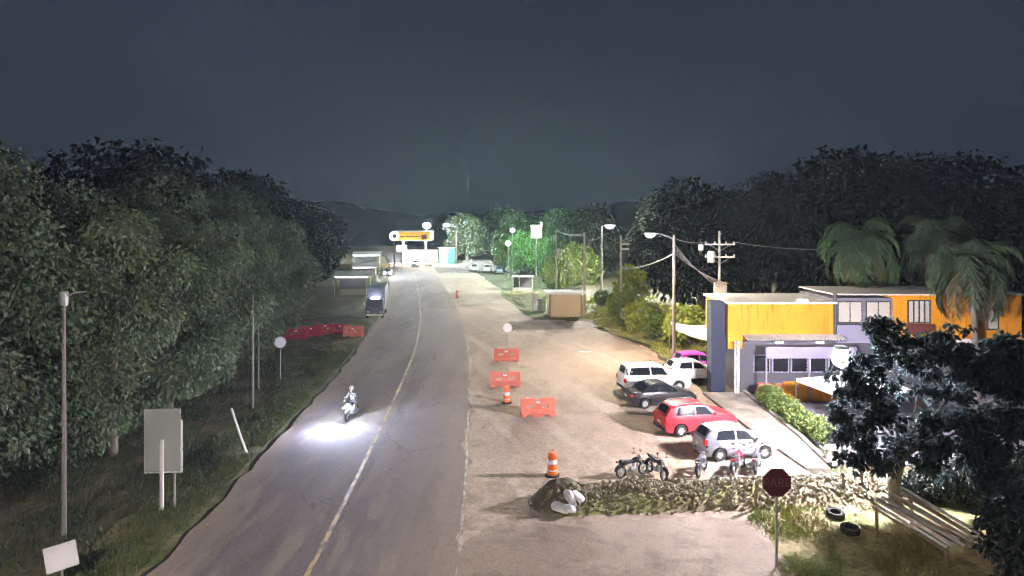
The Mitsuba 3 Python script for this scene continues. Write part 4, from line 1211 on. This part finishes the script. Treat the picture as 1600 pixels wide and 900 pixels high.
# lamps fixed under the canopy fascia
for i, x in enumerate((17.2, 19.8)):
    pr = Proto()
    pr.add('fitting', rbox(-.25, .25, -.08, .08, 0.03, .10, .02), 'm_white_paint')
    pr.add('tube_lamp', rbox(-.22, .22, -.06, .06, -.03, .028, .02), 'm_lens', emitter=glow((.85, .85, 1), 110, 1))
    pr.place('canopy_lamp', ('lit lamp under the canopy near its left end', 'lit lamp under the canopy near its right end')[i], 'lamp', (x, Y0 - .6, 3.45 + .12))

# awning tent on the patio, white
pr = Proto()
tent = [(16.2, 37.6), (16.9, 34.2), (21.4, 34.9), (20.8, 38.4)]
apex = (18.8, 36.3, 2.95)
v = [(a, b, 2.4) for a, b in tent] + [apex] + [(a, b, 2.22) for a, b in tent]
f = [(0, 1, 4), (1, 2, 4), (2, 3, 4), (3, 0, 4)] + [t for i in range(4) for t in ((i, (i + 1) % 4 + 5, (i + 1) % 4), (i, i + 5, (i + 1) % 4 + 5))]
pr.add('cover', trimesh.Trimesh(v, f, process=False), 'm_tarp_white')
for a, b in tent:
    pr.add('leg', tube([(a, b, .05), (a, b, 1.2), (a, b, 2.38)], .03, 8), 'm_dark_metal')
pr.place('patio_tent', 'white pitched tent standing on the grey patio', 'tent')
pr = Proto()
pr.add('body', tri(m3.Manifold.batch_hull([m3.Manifold.cylinder(.01, .24, .24, 20).translate((0, 0, 0)), m3.Manifold.cylinder(.01, .30, .30, 20).translate((0, 0, .72))])), 'm_dirty_white', smooth=35)
pr.add('lid', lathe([(0, .74), (.33, .74), (.33, .79), (.22, .88), (0, .9)], 20), 'm_white_paint', smooth=35)
pr.place('litter_bin', 'pale litter bin at the near end of the pavement', 'litter bin', (14.75, 30.4, .12))
# white tarpaulin shelter behind the lamp pole
pr = Proto()
xs = np.linspace(0, 1, 9)
L_, R_ = [], []
v = []
for t in xs:
    v += [(13.0 + 4.4 * t, 52.8 - .6 * t, 2.75 - .55 * math.sin(t * 2.6) - .5 * t), (13.3 + 4.2 * t, 55.6, 3.0 - .35 * math.sin(t * 3))]
f = [t for i in range(8) for t in ((2 * i, 2 * i + 2, 2 * i + 3), (2 * i, 2 * i + 3, 2 * i + 1))]
pr.add('cover', trimesh.Trimesh(v, f, process=False), 'm_tarp_white', smooth=True)
for a, b, c in ((13.0, 52.8, 2.74), (17.3, 52.3, 1.9), (13.3, 55.6, 2.99), (17.4, 55.6, 2.9)):
    pr.add('post', tube([(a, b, 0), (a, b, c / 2), (a, b, c)], .04, 6), 'm_wood')
pr.place('tarpaulin_shelter', 'sagging white tarpaulin shelter behind the lot lamp pole', 'shelter')

# ------------------------------------------------------------------ kiosk and small things in the middle distance
xk, yk = G(884, 497)
K = Proto()
K.add('wall', box(-1.9, 1.9, 0, 2.6, 0, 2.75), 'm_kiosk_wall')
K.add('corner_post', box(-1.98, -1.80, -.06, -.003, 0, 2.78), 'm_wood')
K.add('corner_post', box(1.80, 1.98, -.06, -.003, 0, 2.78), 'm_wood')
for i in range(8):
    K.add('board', box(-1.78 + i * .446, -1.78 + i * .446 + .42, -.035, -.004, .12, 2.6), 'm_kiosk_wall')
K.add('roof', box(-2.45, 2.35, -.5, 3.0, 2.80, 3.0), 'm_dirty_white')
K.add('gutter', box(-2.47, 2.37, -.56, -.503, 2.76, 3.02), 'm_white_paint')
K.place('kiosk', 'small orange boarded kiosk with a flat overhanging roof', 'kiosk', (xk, yk, .11), 3)
pr = Proto()
pr.add('tank', turn(lathe([(0, 0), (.48, 0), (.5, .1), (.5, 1.5), (.3, 1.7), (0, 1.75)], 18), at=(.55, .3, 0)), 'm_grey_metal', smooth=35)
pr.place('water_tank', 'grey water tank left of the orange kiosk', 'tank', (*G(840, 489), .11))
single('pale_pillar', turn(lathe([(0, 0), (.28, 0), (.26, 2.2), (.2, 2.3), (0, 2.3)], 14), at=(*G(836, 487), .11)), 'm_white_paint', 'pale upright pillar beside the grey water tank', 'pillar', smooth=35)
pr = Proto()
for a, b in ((-1.6, 0), (1.6, 0), (-1.6, 1.8), (1.6, 1.8), (-.6, 0)):
    pr.add('post', box(a - .07, a + .07, b - .07, b + .07, 0, 2.3), 'm_dirty_white')
pr.add('roof', box(-1.85, 1.85, -.3, 2.1, 2.303, 2.45), 'm_dirty_white')
pr.add('counter', box(-1.5, 1.5, .2, .6, .0, .55), 'm_dirty_white')
pr.add('back_wall', box(-1.5, 1.5, 1.75, 1.85, .3, 2.2), 'm_dark_metal')
pr.place('bus_shelter', 'open framed shelter left of the kiosk', 'shelter', (*G(817, 456), .11))
pr = Proto()
pr.add('post', tube([(0, 0, 0), (0, 0, 4), (0, 0, 8.6)], .12, 8), 'm_grey_metal')
pr.add('face', rbox(-1.0, 1.0, -.15, .15, 8.6, 10.9, .08), 'm_lens', emitter=glow((.62, 1, .72), 260, 4))  # a lamp built as a glowing box as large as its glare
pr.add('frame', cat(box(-1.1, 1.1, .16, .3, 8.5, 8.62), box(-1.1, 1.1, .16, .3, 10.88, 11)), 'm_dark_metal')
pr.add('small_box', rbox(.75, 1.25, -.1, .1, 11.0, 11.6, .05), 'm_white_paint')
x, y = G(838, 440)
pr.place('lamp_box', 'blazing white lamp box above the green trees, enlarged to the size of its glare', 'sign', (x, y, 0))
def small_lamp(h, r, col, s):
    pr = Proto()
    pr.add('post', tube([(0, 0, 0), (0, 0, h / 2), (0, 0, h)], .07, 6), 'm_grey_metal')
    pr.add('globe', ball((0, 0, h + r * .8), r, 2), 'm_lens', smooth=True, emitter=glow(col, s, 1.5))
    return pr
GL = np.array([.50, 1, .60])
small_lamp(9.5, .45, GL, 130).place('globe_lamp', 'greenish globe lamp left of the white lamp box', 'lamp', (*G(801, 430), 0))
small_lamp(6.8, .5, GL, 200).place('globe_lamp', 'greenish globe lamp low beside the green trees', 'lamp', (*G(794, 434), 0))
single('plank', box(-.55, .55, -.1, .1, 0, .05).apply_translation((*G(914, 552), Z0 + .003)), 'm_white_paint', 'pale plank lying alone on the dirt lot', 'plank')

# filling station far up the road
x, y = G(650, 414)
S = Proto()
S.add('canopy', box(-5.2, 4.2, -3, 5, 6.6, 9.0), 'm_canopy_yellow')
S.add('stripe', box(-5.1, 1.6, -3.05, -3.003, 7.6, 7.8), 'm_red_brown')
S.add('badge', box(1.9, 3.3, -3.08, -3.003, 6.9, 8.2), 'm_red_brown')
S.add('top_edge', box(-5.25, 4.25, -3.05, 5.05, 9.003, 9.25), 'm_dirty_white')
for a in (-3.6, 2.6):
    S.add('column', box(a - .25, a + .25, 0.5, 1.0, 0, 6.6), 'm_white_paint')
for i, a in enumerate((-3, 0, 3)):
    S.add('soffit_light', box(a - .8, a + .8, -1.2, 0.2, 6.52, 6.597), 'm_lens', emitter=glow((1, .74, .58), 210, 2))
for a in (-2.6, .4, 2.2):
    pk = S.add('pump', rbox(a - .4, a + .4, .1, .6, .1, 1.9, .05), 'm_white_paint')
    S.add('screen', box(a - .25, a + .25, .07, .098, 1.2, 1.6), 'm_glass_dark', parent=pk)
S.add('shop', box(-5, 5, 9, 14, 0, 3.6), 'm_dirty_white')
S.place('filling_station', 'filling station with a lit yellow canopy at the end of the road', 'building', (x, y, .1))
pr = Proto()
pr.add('bracket', tube([(0, 0, 0), (0, 0, .5), (0, 0, 1.0)], .08, 6), 'm_grey_metal')
pr.add('lamp', ball((0, 0, 1.4), (1.1, .5, .8), 2), 'm_lens', smooth=True, emitter=glow((1, .95, .75), 42, 2))
pr.place('canopy_floodlight', 'bright floodlight on top of the yellow canopy', 'floodlight', (x + 3.2, y - 2, 9.35))
pr = Proto()
pr.add('post', tube([(0, 0, 0), (0, 0, 4), (0, 0, 7.2)], .16, 8), 'm_dark_metal')
pr.add('disc', turn(lathe([(0, -.15), (1.25, -.15), (1.25, .15), (0, .15)], 28), rx=90, at=(0, 0, 8.1)), 'm_lens', emitter=glow((.85, .95, 1), 2.2, 1))
pr.add('emblem', turn(lathe([(0, 0), (.55, 0), (.55, .03), (0, .03)], 20), rx=90, at=(.1, -.16, 8.1)), 'm_navy')
pr.place('station_sign', 'round white lit sign on a post left of the yellow canopy', 'sign', (*G(616, 418), 0))
pr = Proto()
pr.add('box', rbox(-1.3, 1.3, -.2, .2, 3.9, 5.6, .1), 'm_lens', emitter=glow((1, .93, .97), 9, 1))
pr.add('post', tube([(0, .3, 0), (0, .3, 3), (0, .3, 5.5)], .1, 6), 'm_dark_metal')
pr.place('price_board', 'small white lit board below the round station sign', 'sign', (*G(628, 416), 0))
pr = Proto()
pr.add('wall', box(-2.0, 2.4, 0, 5, 0, 4.2), 'm_teal_wall')
pr.add('roof', box(-2.3, 2.6, -.4, 5.3, 4.203, 4.4), 'm_dirty_white')
pr.add('shutter', box(-1.7, .4, -.06, -.003, .1, 3.2), 'm_white_paint')
pr.add('wall_lamp', rbox(-1.4, .2, -.62, -.35, 3.55, 3.75, .05), 'm_lens', emitter=glow((.6, 1, .95), 420, 2))
pr.place('teal_shop', 'small teal shop lit by a cold lamp right of the canopy', 'shop', (*G(697, 412), .1))
white2 = make_car(4.2, 1.75, 1.6, 'suv', 'm_paint_white')
white2.place('station_car', 'white car standing under the yellow canopy', 'car', (*G(649, 417), .1), -90)
white2.place('station_car', 'pinkish lit car beside the white one under the canopy', 'car', (*G(668, 416), .1), -70)

# left roadside: box truck, stalls
x, y = G(585, 500)
Tk = Proto()
Tk.add('cargo_box', rbox(-1.05, 1.05, 1.6, 6.4, .75, 3.6, .05), 'm_paint_blue_grey')
cab = tri(m3.Manifold.batch_hull([m3.Manifold.sphere(.07, 10).translate(c) for c in [(a * s, b, z) for s in (-1, 1) for a, b, z in ((.93, .1, .6), (.93, 1.5, .6), (.95, .05, 1.35), (.95, 1.5, 1.35), (.84, .45, 2.2), (.84, 1.5, 2.25))]]))
Tk.add('cab', cab, 'm_paint_blue_grey', smooth=35)
Tk.add('windscreen', trimesh.Trimesh([(-.84, .02, 1.40), (.84, .02, 1.40), (.74, .36, 2.15), (-.74, .36, 2.15)], [(0, 1, 2), (0, 2, 3)], process=False), 'm_glass_dark')
Tk.add('bumper', rbox(-.98, .98, -.08, .1, .38, .62, .04), 'm_white_paint')
for s in (-1, 1):
    Tk.add('headlight', rbox(s * .72 - .13, s * .72 + .13, -.03, .06, .75, .93, .03), 'm_lamp_glass')
    Tk.add('mirror', cat(tube([(s * .98, .2, 1.9), (s * 1.15, .1, 1.9)], .02, 5), rbox(s * 1.17 - .09, s * 1.17 + .09, .05, .12, 1.55, 1.95, .03)), 'm_white_paint')
    Tk.add('marker_strip', box(s * 1.058 - .03, s * 1.058 + .03, 1.62, 1.72, .8, 3.5), 'm_white_paint')
    for yy in (.75, 5.2):
        wk = Tk.add('wheel', turn(lathe([(.2, -.12), (.36, -.12), (.4, -.06), (.4, .06), (.36, .12), (.2, .12), (.2, -.12)], 22), ry=90, at=(s * .86, yy, .4)), 'm_rubber', smooth=35)
        Tk.add('rim', turn(lathe([(0, -.05), (.2, -.1), (.2, .1), (0, .05)], 16), ry=90, at=(s * .86, yy, .4)), 'm_alloy', parent=wk)
Tk.add('roof_light', rbox(-.5, .5, .8, 1.0, 2.33, 2.45, .02), 'm_lens', emitter=glow((.9, .9, 1), 20, 1))
Tk.place('box_truck', 'dark box truck with pale edges standing at the left roadside', 'truck', (x, y, .1), 6)


def stall(w, d, h, light, col=(.9, .93, 1)):
    pr = Proto()
    pr.add('wall', box(-w / 2, w / 2, 0, d, 0, h - .3), 'm_stall_wall')
    pr.add('hatch', box(-w / 2 + .4, w / 2 - .6, -.04, -.003, 1.0, h - .7), 'm_dark_metal')
    pr.add('roof', prism([(-1.3, h - .25), (d + .2, h + .35), (d + .2, h + .45), (-1.3, h - .15)], 'x', -w / 2 - .4, w / 2 + .4), 'm_white_paint')
    for s in (-1, 1):
        pr.add('post', tube([(s * (w / 2 + .2), -1.2, 0), (s * (w / 2 + .2), -1.2, h / 2), (s * (w / 2 + .2), -1.2, h - .24)], .05, 6), 'm_dirty_white')
    pr.add('tube_light', box(-w / 2, w / 2 - .4, -1.36, -1.305, h - .33, h - .15), 'm_lens', emitter=glow(col, light, 1.5))
    return pr


stall(5.0, 3, 3.2, 16).place('roadside_stall', 'roadside stall with a bright tube light under its white roof', 'stall', (*G(552, 462), .05), 10)
stall(4.0, 3, 3.0, 7).place('roadside_stall', 'second roadside stall behind the first, nearer the road', 'stall', (*G(570, 440), .05), 10)
stall(5.5, 3, 4.4, 9, (.8, .95, 1)).place('roadside_stall', 'tall pale stall farthest back left of the headlights', 'stall', (*G(573, 428), .05), 10)

# ------------------------------------------------------------------ rubble berm, mound, sacks, yard things
ridge = CubicSpline([1.0, 5, 11.6, 17, 21], [26.2, 26.7, 27.1, 27.9, 28.6])


def berm_height(x, y):
    d = (y - ridge(x)) / 1.45
    e = np.clip((x - 1.2) / 1.2, 0, 1) * np.clip((16.8 - x) / 2, 0, 1)
    return 0.46 * np.clip(1 - d * d, 0, 1) * e * (0.6 + 0.8 * meshkit.fbm(np.c_[x * .8, y * .8, x * 0], 3, 4)) + 0.16 * (meshkit.fbm(np.c_[x * 3, y * 3, x * 0], 3, 6) - .3) * np.clip(1.2 - d * d, 0, 1) * e


gx, gy = np.meshgrid(np.linspace(1.0, 16.8, 150), np.linspace(-1.6, 1.6, 26))
X, Y = gx.ravel(), (ridge(gx) + gy).ravel()
Zb = berm_height(X, Y)
f = [t for j in range(25) for i in range(149) for t in ((j * 150 + i, j * 150 + i + 1, (j + 1) * 150 + i + 1), (j * 150 + i, (j + 1) * 150 + i + 1, (j + 1) * 150 + i))]
R = Proto()
tone = 0.55 + 0.9 * meshkit.fbm(np.c_[X * 2, Y * 2, X * 0], 3, 9)
green = np.clip(meshkit.fbm(np.c_[X * .6, Y * .6, X * 0], 3, 19) * 3 - 1.1, 0, 1)[:, None]
bc = (np.array([0.24, 0.195, 0.12]) * (1 - green) + np.array([0.17, 0.18, 0.06]) * green) * tone[:, None]
R.add('soil', trimesh.Trimesh(np.c_[X, Y, 0.07 + Zb], f, process=False), 'm_vcol', smooth=True, color=bc)


def rock(seed):
    g = np.random.default_rng(seed)
    m = trimesh.creation.icosphere(subdivisions=1)
    m.vertices *= (0.7 + 0.6 * g.random((len(m.vertices), 1))) * g.uniform(0.6, 1.15, 3)
    return m


def rock0(seed):
    g = np.random.default_rng(seed)
    m = trimesh.creation.icosphere(subdivisions=0)
    m.vertices *= (0.7 + 0.6 * g.random((len(m.vertices), 1))) * g.uniform(0.6, 1.15, 3)
    return m


g = np.random.default_rng(5)
small = []
rock_dicts = []
for i in range(3600):
    x = g.uniform(1.6, 16.2)
    y = float(ridge(x)) + g.normal() * .75
    if abs(y - float(ridge(x))) > 1.6: continue
    z = 0.10 + float(berm_height(np.array([x]), np.array([y]))[0])
    s = g.uniform(.06, .15) if i < 260 else g.uniform(.025, .075)
    m = turn(rock(i % 40) if i < 260 else rock0(i % 40), rx=g.uniform(0, 360), rz=g.uniform(0, 360))
    m.vertices = m.vertices * s + [x, y, z + .2 * s]
    if i < 260:
        R.add('rock', m, 'm_rock')
    else:
        small.append(m)
R.add('pebbles', cat(*small), 'm_rock')
key = R.place('rubble_berm', 'long low berm of earth and broken stones across the lot', 'berm')
labels[key + '__pebbles'] = {'label': 'loose pebbles over the berm', 'kind': 'stuff'}
m, c = grass([(3, 25.4), (10, 25.7), (16, 26.4), (16, 28.8), (10, 28.2), (3, 27.6)], 6000, .13, (0.22, 0.22, 0.07), 15, .25)
single('weeds', m, 'm_leaf', 'sparse weeds growing through the rubble berm', 'weeds', color=c, kind='stuff')
# dark mound at the left end
a, r_ = np.meshgrid(np.linspace(0, 2 * np.pi, 40, endpoint=False), np.linspace(0, 1, 12))
mxx, myy = (1.35 * r_ * np.cos(a)).ravel(), (1.15 * r_ * np.sin(a)).ravel()
mz = (1.0 * (1 - r_ ** 1.5)).ravel() * (.75 + .5 * meshkit.fbm(np.c_[mxx * 1.5, myy * 1.5, mxx * 0], 3, 2)) + .14 * (meshkit.fbm(np.c_[mxx * 5, myy * 5, mxx * 0], 2, 3) - .5)
mz[-40:] = -.03
f = [t for j in range(11) for i in range(40) for t in ((j * 40 + i, (j + 1) * 40 + i, (j + 1) * 40 + (i + 1) % 40), (j * 40 + i, (j + 1) * 40 + (i + 1) % 40, j * 40 + (i + 1) % 40))]
mcx, mcy = G(880, 806)
mcy += 0.9
mc = np.array([0.085, 0.075, 0.05]) * (.5 + meshkit.fbm(np.c_[mxx * 4, myy * 4, mxx * 0], 3, 7))[:, None]
pr = Proto()
pr.add('soil', trimesh.Trimesh(np.c_[mxx + mcx, myy + mcy, mz + .1], f, process=False), 'm_vcol', smooth=True, color=mc)
for i in range(120):
    an, rr = g.uniform(0, 6.28), g.uniform(.15, 1.02) ** .7
    m = turn(rock(i % 40), rz=g.uniform(0, 360))
    s = g.uniform(.035, .11)
    m.vertices = m.vertices * s + [mcx + 1.3 * rr * math.cos(an), mcy + 1.1 * rr * math.sin(an), .1 + .95 * (1 - rr ** 1.5)]
    pr.add('clod', m, 'm_rock')
pr.place('earth_mound', 'dark earth mound at the left end of the berm', 'mound')


def sack(L, W_, H_, seed):
    m = trimesh.creation.icosphere(subdivisions=3)
    v = np.sign(m.vertices) * np.abs(m.vertices) ** .62
    v *= [L / 2, W_ / 2, H_ / 2]
    v += .05 * (meshkit.fbm(v * 6, 3, seed)[:, None] - .5) * m.vertices * 2
    m.vertices = v
    return m


for dx, dy, z, rx, ry, rz, s, lab in [(.42, -.75, .42, 0, 65, 20, .8, 'white sack standing upright against the mound'), (-.15, -1.0, .22, 0, 15, -15, .7, 'white sack lying at the left foot of the mound'), (.35, -1.15, .22, 0, 35, 60, .62, 'small white sack leaning in front of the upright one'), (.78, -.72, .55, 0, 20, -40, .55, 'white sack highest on the mound')]:
    single('sack', turn(sack(s, s * .6, s * .42, int(z * 100)), ry=ry, rz=rz, at=(mcx + dx * .75, mcy + dy * .9, z + .1)), 'm_sack_white', lab, 'sack', smooth=True, group='white sacks on the earth mound')

# fence posts by the yard, tyres, corrugated shed
for i, (px, py, h) in enumerate([(1345, 776, 1.0), (1362, 772, 1.25), (1388, 772, 1.1), (1318, 780, .9), (1180, 800, 1.0)]):
    x, y = G(px, py)
    single('fence_post', tube([(x, y, .05), (x + .03, y, h / 2), (x + .05 * (-1) ** i, y, h + .2)], [.06, .055, .05], 7), 'm_wood', ('short wooden post at the far edge of the yard', 'tallest wooden post at the far edge of the yard', 'wooden post nearest the dark tree trunk', 'low wooden post left of the others', 'wooden stake behind the stop sign')[i], 'post')
tyre = lathe([(.19, -.09), (.30, -.10), (.33, -.05), (.33, .05), (.30, .10), (.19, .09), (.22, .04), (.22, -.04), (.19, -.09)], 28)
for px, py, lab in [(1305, 812, 'old tyre lying in the yard, the farther one'), (1328, 837, 'old tyre lying in the yard, the nearer one')]:
    single('tyre', turn(tyre, rx=7, at=(*G(px, py), .23)), 'm_rubber', lab, 'tyre', smooth=35, group='old tyres lying in the yard')
pr = Proto()
A, Bv = np.array([12.8, 23.4, 1.22]), np.array([14.5, 24.0, 1.45])
C, D = np.array([13.9, 21.0, .80]), np.array([15.5, 21.6, 1.0])
gs = np.random.default_rng(17)
for k in range(10):                                    # long narrow roofing strips, uneven and gapped
    t0, t1 = k / 10 + .004, (k + 1) / 10 - .018
    e0, e1 = gs.uniform(-.10, .02), 1 + gs.uniform(-.06, .12)
    v = []
    for q in np.linspace(e0, e1, 7):
        for u, dz in ((0, 0), (.25, .035), (.5, .045), (.75, .035), (1, 0)):
            t = t0 + (t1 - t0) * u
            v.append((A * (1 - t) + Bv * t) * (1 - q) + (C * (1 - t) + D * t) * q + [0, 0, dz + .05 * (k % 2) + .02 * math.sin(q * 3 + k)])
    f = [t for j in range(6) for i in range(4) for t in ((j * 5 + i, j * 5 + i + 1, (j + 1) * 5 + i + 1), (j * 5 + i, (j + 1) * 5 + i + 1, (j + 1) * 5 + i))]
    pr.add('roof_strip', trimesh.Trimesh(v, f, process=False), 'm_rust_sheet' if k % 3 else 'm_dirty_white', smooth=True)
for q in (A, Bv, C, D):
    c = q + ((A + Bv + C + D) / 4 - q) * .08
    pr.add('post', tube([(c[0], c[1], .05), (c[0], c[1], c[2] / 2), (c[0], c[1], c[2] - .05)], .05, 7), 'm_wood')
pr.add('rafter', cat(tube([A - [0, 0, .07], C - [0, 0, .07]], .035, 6), tube([Bv - [0, 0, .07], D - [0, 0, .07]], .035, 6)), 'm_wood')
pr.place('lean_to', 'low lean-to roofed with loose pale metal strips under the dark tree', 'shed')

# ------------------------------------------------------------------ night haze round everything
scene['night_air'] = {'type': 'homogeneous', 'albedo': {'type': 'rgb', 'value': [.84, .92, .97]}, 'sigma_t': {'type': 'rgb', 'value': [HAZE * .85, HAZE, HAZE * 1.2]}}
scene['haze'] = {'type': 'cube', 'to_world': T().translate([0, 650, 27]).scale([1000, 1100, 29]), 'bsdf': {'type': 'null'}, 'interior': {'type': 'ref', 'id': 'night_air'}}
labels['haze'] = {'label': 'thin humid night haze glowing round the lamps', 'category': 'haze', 'kind': 'stuff'}
